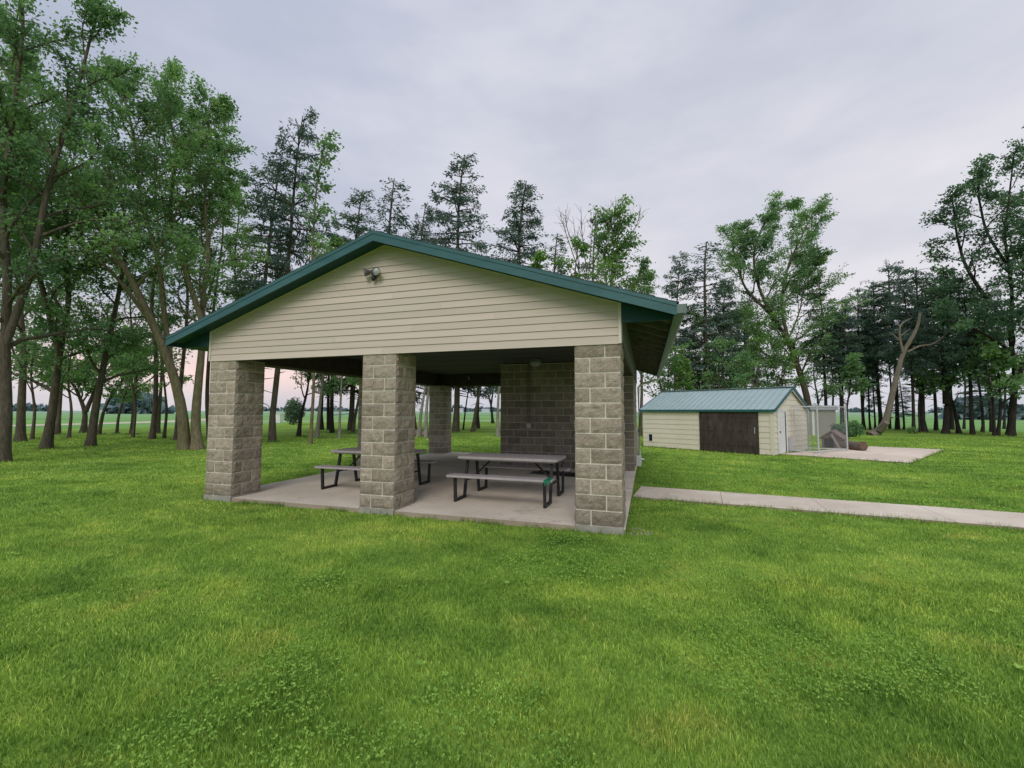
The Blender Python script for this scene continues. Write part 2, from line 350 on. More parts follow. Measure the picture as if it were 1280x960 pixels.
# walkway, in cast panels with joints
wd = np.array([5.15,-.60]); wd /= np.linalg.norm(wd); wn = np.array([-wd[1], wd[0]])
mb = MB()
for i in range(16):
    a = np.array([7.345, 2.52])+wd*(i*1.5+.003); b = np.array([7.345, 2.52])+wd*(i*1.5+1.497)
    q = [a, b, b+wn*1.2, a+wn*1.2]; q = [(p[0]+(0.0 if i else 0), p[1]) for p in q]
    mb.hexa([(x, y, -.04) for x, y in q]+[(x, y, .035) for x, y in q], .5)
mb.build("walkway", M_walk, kind='structure')
E1 = np.array([.848,-.530]); E2 = np.array([.530,.848])
SA = np.array([12.0, 12.05])
pad = [ground(975,568.5)[:2]+np.array([-.05,0]), ground(1138,580)[:2], ground(1181,563)[:2], ground(1088,559)[:2]]
mb = MB(); mb.hexa([(p[0], p[1], -.04) for p in pad]+[(p[0], p[1], .04) for p in pad]); mb.build("concrete_pad", M_pad, kind='structure')

# ------------------------------------------------------------------ blockwork
BH = .2033
def block_face(mb, O, U, Nn, L, h, cl, cr, sk=.012, amp=.024):
    """one rough split face, O = lower left, U along, Nn out; cl / cr: the end closes a corner"""
    nx = max(4, int(L/.035)); nz = 6; g = .0082
    xs = np.linspace(0 if cl else g, L if cr else L-g, nx); zs = np.linspace(g, h-g, nz)
    dd = rng.random((nz, nx)); dd = (dd+np.roll(dd, 1, 0)+np.roll(dd, 1, 1)+np.roll(dd, -1, 1))/4
    tilt = rng.normal()*.25; tz = rng.normal()*.3
    dd = amp*(.35+1.1*(dd-.3)+tilt*(np.linspace(-.5,.5,nx)[None])+tz*np.linspace(-.5,.5,nz)[:, None]); dd = np.clip(dd, .002, .04)
    dd[0] = dd[0]*.35; dd[-1] = dd[-1]*.35
    dd[:, 0] = 0.0 if cl else dd[:, 0]*.35; dd[:, -1] = 0.0 if cr else dd[:, -1]*.35
    zz = zs[:, None]+np.zeros(nx)[None]; xx = xs[None]+np.zeros(nz)[:, None]
    # skirts
    X = np.vstack([xx[:1], xx, xx[-1:]]); Z = np.vstack([zz[:1], zz, zz[-1:]]); Dp = np.vstack([np.full((1, nx), -sk), dd, np.full((1, nx), -sk)])
    X = np.hstack([X[:, :1], X, X[:, -1:]]); Z = np.hstack([Z[:, :1], Z, Z[:, -1:]])
    Dp = np.hstack([np.full((nz+2, 1), -sk if not cl else 0), Dp, np.full((nz+2, 1), -sk if not cr else 0)])
    P = np.array(O)[None, None]+np.array(U)[None, None]*X[..., None]+np.array(Nn)[None, None]*Dp[..., None]; P[..., 2] += Z
    m_, n_ = X.shape; i = np.arange(m_-1)[:, None]*n_; j = np.arange(n_-1)[None]
    F = np.stack([i+j, i+j+1, i+j+n_+1, i+j+n_], -1).reshape(-1, 4)
    mb.add(P.reshape(-1, 3), F, float(rng.random()))
X_, Y_ = np.array([1.,0,0]), np.array([0,1.,0])
def column(x, y, parent, rows=12, top=H):
    cx, cy = x, y
    e = empty("column", (cx+CW/2, cy+CW/2, 0)); e.parent = parent
    mb = MB(); h = CW/2
    fs = [((-h,-h,0), X_, -Y_), ((h,-h,0), Y_, X_), ((h,h,0), -X_, Y_), ((-h,h,0), -Y_, -X_)]
    for r in range(rows):
        for (O, U, Nn) in fs:
            O = np.array(O); z = PL+r*BH; Lf = CW*2/3
            O2 = O+np.array([0, 0, z])
            if r % 2:
                block_face(mb, O2, U, Nn, Lf, BH, True, False); block_face(mb, O2+U*Lf, U, Nn, CW-Lf, BH, False, True)
            else:
                block_face(mb, O2, U, Nn, CW-Lf, BH, True, False); block_face(mb, O2+U*(CW-Lf), U, Nn, Lf, BH, False, True)
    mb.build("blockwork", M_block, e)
    mb = MB(); mb.box((-h+.002,-h+.002,PL-.01), (h-.002,h-.002,PL+rows*BH)); mb.build("mortar_core", M_mortar, e)
    mb = MB(); mb.box((-h-.012,-h-.012,-.04), (h+.012,h+.012,PL)); mb.build("plinth", M_plinth, e)
    return e
def wall(mb, mbm, O, U, Nn, L, z0, rows, mat=None, corner=(False, True)):
    U = np.array(U, float); Nn = np.array(Nn, float); O = np.array(O, float)
    for r in range(rows):
        xs = [0.0]; x = .2 if r % 2 else .4
        while x < L-.05: xs.append(x); x += .4
        xs.append(L)
        for a, b in zip(xs[:-1], xs[1:]):
            if b-a < .05: continue
            block_face(mb, O+U*a+np.array([0,0,z0+r*BH]), U, Nn, b-a, BH, corner[0] and a == 0, corner[1] and b == L, amp=.012)
ROOM_X, ROOM_Y = 3.66, 5.75
CEILZ = 2.95
shelter = empty("picnic_shelter", (W/2, D/2, 0), label="open picnic shelter with block columns, tan siding gable and teal roof edge", cat="shelter")
def par(o): # keep world placement under the shelter's Empty
    o.parent = shelter; o.location = Vector(o.location)-Vector((W/2, D/2, 0)); return o
for (x, y) in ((0,0), (3.30-.02,0), (W-CW,0), (0,4.28), (0,D-CW)):
    column(x, y, shelter).location -= Vector((W/2, D/2, 0))
def P(mb, name, mat, smooth=False, **k): return par(mb.build(name, mat, None, smooth, **k))
rw = MB(); rows = 14
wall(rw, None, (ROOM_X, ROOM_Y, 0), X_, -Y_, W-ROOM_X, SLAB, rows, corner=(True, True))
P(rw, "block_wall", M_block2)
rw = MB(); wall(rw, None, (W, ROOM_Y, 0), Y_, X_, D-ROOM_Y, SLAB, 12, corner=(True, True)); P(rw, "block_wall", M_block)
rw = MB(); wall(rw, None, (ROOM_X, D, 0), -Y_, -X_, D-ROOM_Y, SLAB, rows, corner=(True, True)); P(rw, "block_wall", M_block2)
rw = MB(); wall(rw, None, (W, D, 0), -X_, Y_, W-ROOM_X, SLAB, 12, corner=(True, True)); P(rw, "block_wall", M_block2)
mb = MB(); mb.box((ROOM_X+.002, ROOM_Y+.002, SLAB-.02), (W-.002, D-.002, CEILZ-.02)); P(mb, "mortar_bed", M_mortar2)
# headers
mb = MB()
mb.box((.14, .04, H), (W-.14, .30, CEILZ)); P(mb, "header_beam", M_header)
mb = MB(); mb.box((.03, .30, H+.002), (.30, D-.03, CEILZ)); P(mb, "header_beam", M_header)
mb = MB(); mb.box((W-.30, .30, H+.002), (W-.02, D-.03, CEILZ+.0)); P(mb, "header_beam", M_header)
mb = MB(); mb.box((.30, D-.40, H+.004), (ROOM_X-.03, D-.1, CEILZ)); P(mb, "header_beam", M_header)
mb = MB()
mb.box((W-.018, .02, H-.012), (W+.03, D, CEILZ+.06)); P(mb, "header_cladding", M_return)
mb = MB(); mb.box((-.03, .02, H-.012), (.018, D, CEILZ+.06)); P(mb, "header_cladding", M_return)
# ceiling boards
mb = MB(); yy = .05
while yy < D-.05:
    mb.box((.04, yy, CEILZ+.002+rng.random()*.003), (W-.04, yy+.188, CEILZ+.03), float(rng.random())); yy += .195
P(mb, "ceiling", M_ceil)
# roof
SL = .332; OG, OE, YB = .31, .69, D+.33; ZR = 4.37; XC = W/2
def zr(x): return ZR-SL*abs(x-XC)
for s in (-1, 1):
    xe = XC+s*(XC+OE)
    mb = MB()
    a = [(XC, -OG), (xe, -OG), (xe, YB), (XC, YB)]
    mb.hexa([(x, y, zr(x)-.035) for x, y in a]+[(x, y, zr(x)-.002) for x, y in a])
    P(mb, "roof_deck", M_wood)
    # shingle courses, each lapping the one below
    mb = MB(); n = 30
    for i in range(n):
        x0 = XC+s*(XC+OE+.03)*(i/n); x1 = XC+s*(XC+OE+.03)*((i+1.12)/n if i < n-1 else 1)
        q = [(x0, -OG-.03), (x1, -OG-.03), (x1, YB+.03), (x0, YB+.03)]
        mb.hexa([(x, y, zr(x)+.002) for x, y in q]+[(x, y, zr(x)+(.006 if x == x0 else .018)) for x, y in q], float(rng.random()))
    P(mb, "roof_covering", M_shingle)
    # rake fascia, front and back, with drip edge
    for yf, sg in ((-OG-.022, 1), (YB, 1)):
        mb = MB(); y0, y1 = yf, yf+.02
        q = [(XC, y0), (xe+s*.0, y0), (xe, y1), (XC, y1)]
        mb.hexa([(x, y, zr(x)-.155) for x, y in q]+[(x, y, zr(x)-.001) for x, y in q]); P(mb, "fascia_board", M_teal)
    mb = MB(); y0, y1 = -OG-.030, -OG-.0245
    q = [(XC, y0), (xe, y0), (xe, y1), (XC, y1)]
    mb.hexa([(x, y, zr(x)-.045) for x, y in q]+[(x, y, zr(x)+.001) for x, y in q]); P(mb, "drip_edge", M_teal)
    # soffit of the gable overhang
    mb = MB(); xq = XC+s*(XC+OE-.02)
    q = [(XC, -OG+.0), (xq, -OG+.0), (xq, -.03), (XC, -.03)]
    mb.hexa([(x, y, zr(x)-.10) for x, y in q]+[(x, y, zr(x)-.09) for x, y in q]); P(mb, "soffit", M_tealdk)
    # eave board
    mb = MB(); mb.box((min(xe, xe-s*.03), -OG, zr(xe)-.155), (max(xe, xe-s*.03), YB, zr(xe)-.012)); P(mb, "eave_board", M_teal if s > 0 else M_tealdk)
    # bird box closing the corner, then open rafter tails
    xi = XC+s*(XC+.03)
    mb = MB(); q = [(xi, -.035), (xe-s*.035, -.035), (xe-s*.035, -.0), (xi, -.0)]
    mb.hexa([(x, y, zr(xe)-.15) for x, y in q]+[(x, y, zr(x)-.105) for x, y in q]); P(mb, "corner_return", M_tealdk)  # dark teal carries the soffit's shadow in the board's colour
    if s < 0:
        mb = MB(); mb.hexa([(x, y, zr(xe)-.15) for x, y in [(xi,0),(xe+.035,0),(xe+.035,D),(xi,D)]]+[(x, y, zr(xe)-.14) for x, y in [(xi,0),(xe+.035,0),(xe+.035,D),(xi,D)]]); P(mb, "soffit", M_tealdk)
    y = .25
    while y < D+.2:
        mb = MB(); q = [(xi, y), (xe-s*.035, y), (xe-s*.035, y+.038), (xi, y+.038)]
        mb.hexa([(x, yy_, zr(x)-.15) for x, yy_ in q]+[(x, yy_, zr(x)-.037) for x, yy_ in q]); P(mb, "rafter_tail", M_wood); y += .61
# lap siding gable: one mesh of overlapping courses
AP = ZR-.10
def gable(y, sgn, name):
    mb = MB(); z = H-.02; lap = .108; kk = 0
    def ext(z_): return min(W/2, max(0, (AP-z_)/SL))
    while z < AP-.01:
        z1 = min(z+lap, AP); e0, e1 = ext(z)+.0, ext(z1)
        ya, yb = y-sgn*.024, y-sgn*.010
        jx = [-9]+sorted(-3.65+((kk*1.37) % 3.6)+q_*3.65 for q_ in range(-1, 3))+[9]; kk += 1
        for ja, jb in zip(jx[:-1], jx[1:]):
            b0_, b1_ = max(-e0, ja), min(e0, jb); t0_, t1_ = max(-e1, ja), min(e1, jb)
            if b1_-b0_ < .01: continue
            t0_, t1_ = min(t0_, e1), max(t1_, -e1)
            if ja > -e0: mb.box((XC+b0_-.0015, min(ya, ya+sgn*.004)-.0008*(sgn > 0), z), (XC+b0_+.0015, max(ya, ya+sgn*.004), z+lap*.5), 0)
            mb.add([(XC+b0_, ya, z), (XC+b1_, ya, z), (XC+max(t1_, t0_), yb, z1), (XC+t0_, yb, z1)], [(0,1,2,3)], float(rng.random()))
        mb.add([(XC-e0, ya, z), (XC+e0, ya, z), (XC+e0, yb+sgn*.004, z+.0006), (XC-e0, yb+sgn*.004, z+.0006)], [(0,3,2,1)])
        mb.add([(XC-e0, ya, z), (XC-e1, yb, z1), (XC-e0, yb+sgn*.01, z)], [(0,1,2)]); mb.add([(XC+e0, ya, z), (XC+e1, yb, z1), (XC+e0, yb+sgn*.01, z)], [(0,2,1)])
        z = z1
    P(mb, name, M_siding)
    mb = MB(); b0, b1 = sorted((y-sgn*.006, y+sgn*.03))
    for (xa, xb) in ((0.02, W-.02),):
        mb.hexa([(xa,b0,H-.015),(xb,b0,H-.015),(xb,b1,H-.015),(xa,b1,H-.015)]+[(xa,b0,CEILZ-.01),(xb,b0,CEILZ-.01),(xb,b1,CEILZ-.01),(xa,b1,CEILZ-.01)])
        mb.hexa([(XC-3.5,b0,CEILZ-.01),(XC+3.5,b0,CEILZ-.01),(XC+3.5,b1,CEILZ-.01),(XC-3.5,b1,CEILZ-.01)]+[(XC-.01,b0,AP-.02),(XC+.01,b0,AP-.02),(XC+.01,b1,AP-.02),(XC-.01,b1,AP-.02)])
    P(mb, "gable_sheathing", M_header)
gable(0, 1, "gable_siding"); gable(D, -1, "gable_siding")
for x in (0.0, W):
    s = -1 if x == 0 else 1
    mb = MB(); mb.box((min(x, x+s*.018)-.02*(s > 0), -.034, H-.024), (max(x, x+s*.018)+.02*(s < 0), .02, zr(x)-.11)); P(mb, "corner_trim", M_trim)
for s in (-1, 1):  # J channel under the rake
    mb = MB(); a = np.array([XC+s*(W/2), -.030, zr(W)-.118]); b = np.array([XC, -.030, AP-.018]); mb.bar(a, b, .012, .022); P(mb, "rake_trim", M_trim)
mb = MB(); mb.box((.02, -.030, H-.030), (W-.02, -.004, H-.0215)); P(mb, "bottom_trim", M_trim)
# gutter and downspout on the right eave
xe = W+OE; zg = zr(xe)-.02
prof = [(0,0), (.0,-.11), (.07,-.125), (.115,-.06), (.12,0), (.113,0), (.108,-.058), (.066,-.117), (.007,-.104), (.007,0)]
mb = MB(); n = len(prof); V = [(xe+.002+px, yy_, zg+pz) for yy_ in (-OG-.02, YB) for px, pz in prof]
mb.add(V, [(i, (i+1) % n, n+(i+1) % n, n+i) for i in range(n)])
for yy_ in (-OG-.02, YB):
    mb.box((xe+.002, yy_-.002, zg-.115), (xe+.112, yy_+.002, zg-.003))
P(mb, "gutter", M_gutter)
mb = MB(); yd = D-.12
mb.tube([(xe+.06, yd, zg-.11), (xe+.06, yd, zg-.20), (xe-.02, yd, zg-.27), (W+.16, yd, zg-.42), (W+.075, yd, zg-.52), (W+.075, yd, .14), (W+.12, yd-.02, .07), (W+.22, yd-.03, .04)], .038, 10)
P(mb, "downspout", M_white, True)
mb = MB(); mb.tube([(W+.04, 5.95, 1.10), (W+.04, 7.2, 1.10), (W+.05, 7.5, 1.06), (W+.055, 7.55, .95), (W+.055, 7.55, .1)], .016, 8); P(mb, "conduit", M_white, True)
mb = MB(); mb.box((W+.02, 7.0, .05), (W+.15, 7.25, .33)); mb.box((W+.15, 7.03, .08), (W+.158, 7.22, .30)); P(mb, "utility_box", M_white)
# switch box with conduit on the inner wall
mb = MB(); mb.box((4.44, ROOM_Y-.075, 1.14), (4.56, ROOM_Y-.02, 1.27)); mb.box((4.455, ROOM_Y-.082, 1.155), (4.545, ROOM_Y-.075, 1.255)); P(mb, "socket_box", M_galv)
for dx in (0, .055):
    mb = MB(); mb.tube([(4.475+dx, ROOM_Y-.045, 1.27), (4.475+dx, ROOM_Y-.045, CEILZ)], .011, 8); P(mb, "conduit", M_bronze, True)

# ------------------------------------------------------------------ lamps
fl = empty("floodlight", (3.50, -.03, 3.80), label="twin head security floodlight fixed high on the tan siding gable", cat="floodlight")
mb = MB(); mb.lathe([(0,-.0), (.055,0), (.055,.035), (.0,.04)], (0,-.0,-.0), (0,-1,0)); mb.build("mounting_plate", M_bronze, fl)
for s, dv in ((-1, (-.75,-.55,-.25)), (1, (.35,-1,-.28))):
    h = empty("lamp_head", (s*.085, -.08, .01)); h.parent = fl; h.scale = (.8,.8,.8)
    mb = MB(); d = np.array(dv)/np.linalg.norm(dv)
    mb.lathe([(.0,-.10), (.028,-.10), (.032,-.04), (.05,0), (.072,.045), (.078,.075), (.074,.075), (.06,.03), (0,.01)], (0,0,0), d, 20); mb.build("lamp_housing", M_bronze, h, True)
    mb = MB(); mb.lathe([(.070,.052), (.05,.066), (.0,.074)], (0,0,0), d, 20); mb.build("lens", M_lens, h, True)
    mb = MB(); mb.tube([(0,0,0)-d*.09, (-s*.06, .02, -.0), (-s*.10, .06, -.01)], .012, 8); mb.build("arm", M_bronze, h, True)
mb = MB(); mb.lathe([(0,0), (.03,.0), (.034,.04), (.028,.075), (0,.085)], (0.0,-.03,-.05), (0,-.6,-1), 14); mb.build("motion_sensor", M_black, fl, True)
cl = empty("ceiling_lamp", (4.9, 4.9, CEILZ), label="round ceiling lamp with clear glass under the dark ceiling by the block wall", cat="lamp")
mb = MB(); mb.lathe([(0,0), (.14,0), (.15,-.03), (.12,-.06), (0,-.06)], (0,0,0)); mb.build("base", M_bronze, cl, True)
mb = MB(); mb.lathe([(.12,-.055), (.15,-.09), (.14,-.15), (.08,-.19), (0,-.20)], (0,0,0), n=16); mb.build("glass_shade", mat_simple("ceiling_glass", (.22,.22,.23), (.45,.45,.46), 30, .2), cl, False)
hl = empty("header_lamp", (1.5, D-.45, 2.86), label="small bare bulb lamp holder on the far header beam", cat="lamp")
mb = MB(); mb.lathe([(0,.05), (.05,.05), (.055,0), (.03,-.03), (0,-.03)], (0,0,0)); mb.build("socket", M_bronze, hl, True)
mb = MB(); mb.lathe([(.018,-.03), (.035,-.07), (.035,-.10), (.0,-.135)], (0,0,0), n=12); mb.build("bulb", M_lens, hl, True)

# ------------------------------------------------------------------ picnic tables
def rounded_slab(mb, x0, x1, y0, y1, z0, z1, r=.03, seg=4):
    pts = []
    for cx, cy, a0 in ((x1-r, y1-r, 0), (x0+r, y1-r, 90), (x0+r, y0+r, 180), (x1-r, y0+r, 270)):
        for i in range(seg+1):
            a = R_(a0+90*i/seg); pts.append((cx+r*math.cos(a), cy+r*math.sin(a)))
    n = len(pts); c = .006
    V = []
    for (zz, ins) in ((z0, c), (z0+c, 0), (z1-c, 0), (z1, c)):
        for (x, y) in pts:
            dx = x-(x0+x1)/2; dy = y-(y0+y1)/2
            V.append((x-np.sign(dx)*ins, y-np.sign(dy)*ins, zz))
    mb.add(V, [(k*n+i, k*n+(i+1) % n, (k+1)*n+(i+1) % n, (k+1)*n+i) for k in range(3) for i in range(n)])
    mb.add([V[i] for i in range(3*n, 4*n)], [tuple(range(n))]); mb.add([V[i] for i in range(n)], [tuple(range(n))[::-1]])
def picnic_table(loc, rz, label, wrap=False):
    t = empty("picnic_table", loc, rz, label=label, cat="picnic table", group="picnic tables under the shelter")
    mb = MB(); rounded_slab(mb, -.915, .915, -.385, .385, .685, .730, .05)
    for y in (-.30,.30): mb.box((-.85, y-.02, .66), (.85, y+.02, .686))
    mb.build("tabletop", M_tablegrey, t)
    for s in (-1, 1):
        mb = MB(); rounded_slab(mb, -.915, .915, min(s*.56, s*.82), max(s*.56, s*.82), .420, .455, .04); b = mb.build("bench", M_tablegrey, t)
        if s < 0 and wrap:
            mb = MB()
            for q in range(3): mb.bar((.80+q*.03, -.69, .457+.001*q), (.83+q*.03, -.69, .457+.001*q), .272, .006)
            mb.box((.79, -.826, .416), (.90, -.820, .462)); mb.box((.80,-.83,.37), (.82,-.824,.418)); mb.build("green_wrap", M_green, b)
    for x in (-.78, .78):
        for s in (-1, 1):
            mb = MB(); w_ = .045
            mb.bar((x, s*.20, .685), (x, s*.33, .024), w_, w_, (1,0,0)); mb.bar((x, s*.305, .0225), (x, s*.722, .0225), w_, w_-.003, (0,0,1))
            mb.bar((x, s*.70, .042), (x, s*.725, .42), w_, w_, (1,0,0)); mb.build("leg", M_black, t)
        sx = -np.sign(x)
        mb = MB(); mb.tube([(x, 0, .30), (x+sx*.42, 0, .683)], .017, 8); mb.tube([(x, -.27, .30), (x, .27, .30)], .017, 8); mb.tube([(x,-.03,.30),(x,.03,.30)], .026, 8)
        mb.build("brace", M_black, t, True)
    return t
picnic_table((5.29, 1.62, SLAB), R_(-1), "grey picnic table near the right column with a green strap on its front bench", True)
picnic_table((2.33, 1.88, SLAB), R_(0), "grey picnic table standing half hidden behind the middle front column")
# unidentified dark object beside the block wall, shaped as a folded mat
tr = empty("black_mat", (5.9, 4.55, SLAB), R_(-12), label="dark object of unclear kind, shaped as a folded mat, on the slab by the block wall", cat="mat")
mb = MB(); V = []; F = []
nx, ny = 22, 8
for j in range(ny):
    for i in range(nx):
        u, v = i/(nx-1), j/(ny-1)
        V.append(((u-.5)*2.0, (v-.5)*.62*(1-.25*u), .012+.02*math.sin(u*9+v*4)**2+(.30*max(0, u-.86)/.14 if v > .3 else .02)))
F = [(j*nx+i, j*nx+i+1, (j+1)*nx+i+1, (j+1)*nx+i) for j in range(ny-1) for i in range(nx-1)]
mb.add(V, F); mb.build("sheet", M_black, tr, True)
mb = MB(); mb.tube([(-.35,-.05,.02), (-.3,-.02,.12), (-.27,0,.26), (-.22,.0,.34)], .012, 6); mb.tube([(-.6,.05,.03), (-.3,-.02,.03)], .02, 6); mb.build("strap", M_black, tr, True)

# ------------------------------------------------------------------ shed
LSH, WSH, EH, RZ = 5.35, 3.95, 1.66, 2.52
shed = empty("storage_shed", (SA[0], SA[1], 0), math.atan2(E1[1], E1[0]), label="long cream steel shed with teal metal roof and dark brown sliding door", cat="shed")
# local frame: -x runs along the long wall away from the corner, +y across the gable
def ribbed(mb, a, b, z0, z1, nrm, step=.205, clip=None):
    """horizontal lap steel between plan points a,b"""
    a = np.array(a); b = np.array(b); nv = np.array(nrm); z = z0
    while z < z1-.01:
        zt = min(z+step, z1)
        def ends(zz):
            if clip is None: return a, b
            t0, t1 = clip(zz); return a+(b-a)*t0, a+(b-a)*t1
        (p0, p1), (q0, q1) = ends(z), ends(zt)
        o0, o1 = nv*.022, nv*.006
        V = [(*(p0+o0), z), (*(p1+o0), z), (*(q1+o1), zt), (*(q0+o1), zt), (*(p0), z), (*(p1), z)]
        mb.add(V, [(0,1,2,3)], .8); mb.add(V, [(4,5,1,0)], 0.1); z = zt
mb = MB()
ribbed(mb, (-LSH, 0), (-2.72, 0), .03, EH, (0,-1)); ribbed(mb, (-.46, 0), (0, 0), .03, EH, (0,-1)); ribbed(mb, (-2.72,0), (-.46,0), 1.60, EH, (0,-1)); mb.build("wall", M_shed, shed)
mb = MB(); ribbed(mb, (0,0), (0,WSH), .03, EH, (1,0)); ribbed(mb, (0,0), (0,WSH), EH, RZ-.05, (1,0), clip=lambda z: ((z-EH)/(RZ-EH)*.5, 1-(z-EH)/(RZ-EH)*.5)); mb.build("wall", M_shed, shed)
mb = MB(); ribbed(mb, (-LSH,WSH), (-LSH,0), .03, EH, (-1,0)); ribbed(mb, (-LSH,WSH), (-LSH,0), EH, RZ-.05, (-1,0), clip=lambda z: ((z-EH)/(RZ-EH)*.5, 1-(z-EH)/(RZ-EH)*.5)); mb.build("wall", M_shed, shed)
mb = MB(); ribbed(mb, (0,WSH), (-LSH,WSH), .03, EH, (0,1)); mb.build("wall", M_shed, shed)
mb = MB(); mb.box((-LSH+.01,.012,0), (-.012,WSH-.012,EH-.01)); mb.build("inner_lining", M_shedline, shed)
mb = MB(); mb.box((-.075,-.032,.02), (.030,-.0225,EH-.02)); mb.box((.0225,-.031,.02), (.032,.075,EH-.02)); mb.build("corner_trim", M_shed, shed)
# roof
for s in (0, 1):
    mb = MB(); og = .14; ov = .12
    y_e = -ov if s == 0 else WSH+ov; sl = (RZ-EH)/(WSH/2); ze = EH-ov*sl+.07; zp = RZ+.07
    q = [(-LSH-og, y_e, ze), (og, y_e, ze), (og, WSH/2, zp), (-LSH-og, WSH/2, zp)]
    if s: q = [q[1], q[0], q[3], q[2]]
    mb.hexa([(x, y, z-.05) for x, y, z in q]+q)
    x = -LSH-og+.1
    while x < og-.02:
        for dx, hh in ((0, .022),):
            a = np.array([x, y_e, ze+hh/2-.002]); b = np.array([x, WSH/2, zp+hh/2-.002]); mb.bar(a, b, .022, hh)
        x += .229
    mb.build("roof", M_tealroof, shed)
    mb = MB(); a = np.array([-LSH-og, y_e, ze-.035]); b = np.array([og, y_e, ze-.035]); mb.bar(a, b, .02, .085)
    mb.bar((og+.006, y_e, ze-.03), (og+.006, WSH/2, zp-.03), .012, .11); mb.bar((-LSH-og-.006, y_e, ze-.03), (-LSH-og-.006, WSH/2, zp-.03), .012, .11); mb.build("roof_trim", M_tealedge, shed)
    mb = MB(); mb.bar((.10, y_e+.06, ze-.09), (.10, WSH/2, zp-.12), .02, .07); mb.build("rake_board", M_white, shed)
mb = MB(); mb.bar((-LSH-.14, WSH/2-.07, RZ+.070), (.14, WSH/2-.07, RZ+.070), .16, .016); mb.bar((-LSH-.14, WSH/2+.07, RZ+.070), (.14, WSH/2+.07, RZ+.070), .16, .016); mb.build("ridge_cap", M_tealroof, shed)
dr = MB()
for i in range(12):
    x0 = -2.70+i*.186; dr.box((x0, -.050-.004*(i % 2), .02), (x0+.182, -.028, 1.585), float(rng.random()))
d_ = dr.build("sliding_door", M_brown, shed); 
mb = MB(); mb.box((-2.82,-.060,1.588), (-.40,-.03,1.615)); mb.build("door_track", M_shedline, d_)
mb = MB(); mb.box((-.60,-.075,.78), (-.575,-.052,1.02)); mb.build("handle", M_galv, d_)
mb = MB()
for z_ in (.30, .85, 1.38): mb.box((-2.70,-.062,z_), (-.475,-.0555,z_+.07))
mb.build("cross_rail", M_brown, d_)
mb = MB(); mb.box((-5.05,-.030,.28), (-4.88,-.0235,.58)); 
pd = mb.build("pet_door", M_dark, shed); mb = MB()
for a, b in (((-5.08,.25),(-4.85,.28)), ((-5.08,.58),(-4.85,.61)), ((-5.08,.28),(-5.05,.58)), ((-4.88,.28),(-4.85,.58))): mb.box((a[0],-.036,a[1]), (b[0],-.0235,b[1]))
mb.build("frame", M_white, pd)
gd_ = MB(); gd_.box((.026,.50,.05), (.045,1.22,1.62)); gdo = gd_.build("side_door", M_white, shed)
mb = MB(); mb.box((.0455,1.18,.07), (.052,1.25,1.6)); mb.build("door_gap_shade", M_dark, gdo)  # dark strip laid on to stand for the shade in the gap
mb = MB(); mb.lathe([(0,.0),(.025,.0),(.03,.03),(0,.045)], (.046,.60,.85), (1,0,0), 10); mb.build("handle", M_black, gdo, True)
mb = MB(); mb.box((.026,1.26,.05), (.06,1.40,1.66)); mb.box((.026,.42,.05), (.05,.49,1.66)); mb.box((.026,.49,1.625), (.05,1.26,1.69)); mb.build("door_frame", M_white, gdo)
mb = MB(); mb.box((.05,1.46,.12), (.16,1.66,.62)); mb.box((.16,1.48,.16), (.165,1.64,.58)); mb.build("meter_box", M_galv, shed)
# grey shed behind
g2 = ground(1046, 545); a2 = math.atan2(E1[1], E1[0])
s2 = empty("grey_shed", (g2[0], g2[1], 0), a2+R_(14), label="small grey tan shed standing behind the cream shed's gable end", cat="shed")
mb = MB(); mb.box((-3.6,0,0), (0,2.6,1.75)); 
for i in range(24): mb.box((-3.58+i*.15,-.018,.03), (-3.56+i*.15,-.001,1.72))
mb.build("wall", M_greysheds, s2)
mb = MB(); mb.hexa([(-3.75,-.15,1.72),(.15,-.15,1.72),(.15,2.75,1.752),(-3.75,2.75,1.752)]+[(-3.75,-.15,1.80),(.15,-.15,1.80),(.15,2.75,2.06),(-3.75,2.75,2.06)]); mb.build("roof", M_greyroof, s2)
mb = MB(); mb.box((-1.32,-.035,0), (-1.18,-.019,1.7)); mb.build("door_frame", M_white, s2)

# ------------------------------------------------------------------ kennel of chain-link panels
def chain(mb, a, b, z0, z1, step=.09, wr=.0016):
    a = np.array(a, float); b = np.array(b, float); L = np.linalg.norm(b-a); d = (b-a)/L; h = z1-z0; nv = np.array([-d[1], d[0]])
    for sg in (1, -1):
        t = -h
        while t < L:
            p0t, p1t = (t, t+h); c0, c1 = max(0, p0t), min(L, p1t)
            if c1-c0 > .01:
                za = z0+(c0-t); zb = z0+(c1-t)
                if sg < 0: za, zb = z1-(c0-t), z1-(c1-t)
                A_ = np.array([*(a+d*c0), za]); B_ = np.array([*(a+d*c1), zb])
                dd = (B_-A_)/np.linalg.norm(B_-A_); s_ = np.cross(dd, [nv[0], nv[1], 0])*wr; o_ = np.array([nv[0], nv[1], 0])*.002*sg
                mb.add([A_-s_+o_, B_-s_+o_, B_+s_+o_, A_+s_+o_], [(0,1,2,3)])
            t += step
def lp(p): return np.array([(p-SA) @ E1, (p-SA) @ E2])
K1 = ground(1023.5, 568)[:2]; K2 = ground(1059.5, 564.3)[:2]
ke = empty("dog_kennel", (0,0,0), 0, label="chain-link dog kennel of galvanised posts beside the cream shed's gable", cat="kennel")
ke.location = (K1[0], K1[1], 0)
kl = lambda p, z=0: (p[0]-K1[0], p[1]-K1[1], z)
WS = SA+E2*1.75+E1*.06; WE = SA+E2*3.7+E1*.06
for a in (K1, K2):
    mb = MB(); mb.tube([kl(a, .02), kl(a, 1.86)], .03, 10); mb.lathe([(.036,0), (.036,.02), (.02,.045), (0,.05)], kl(a, 1.86)); mb.build("post", M_galv, ke, True)
segs = [(K1, K2), (WS, K1), (K2, WE)]
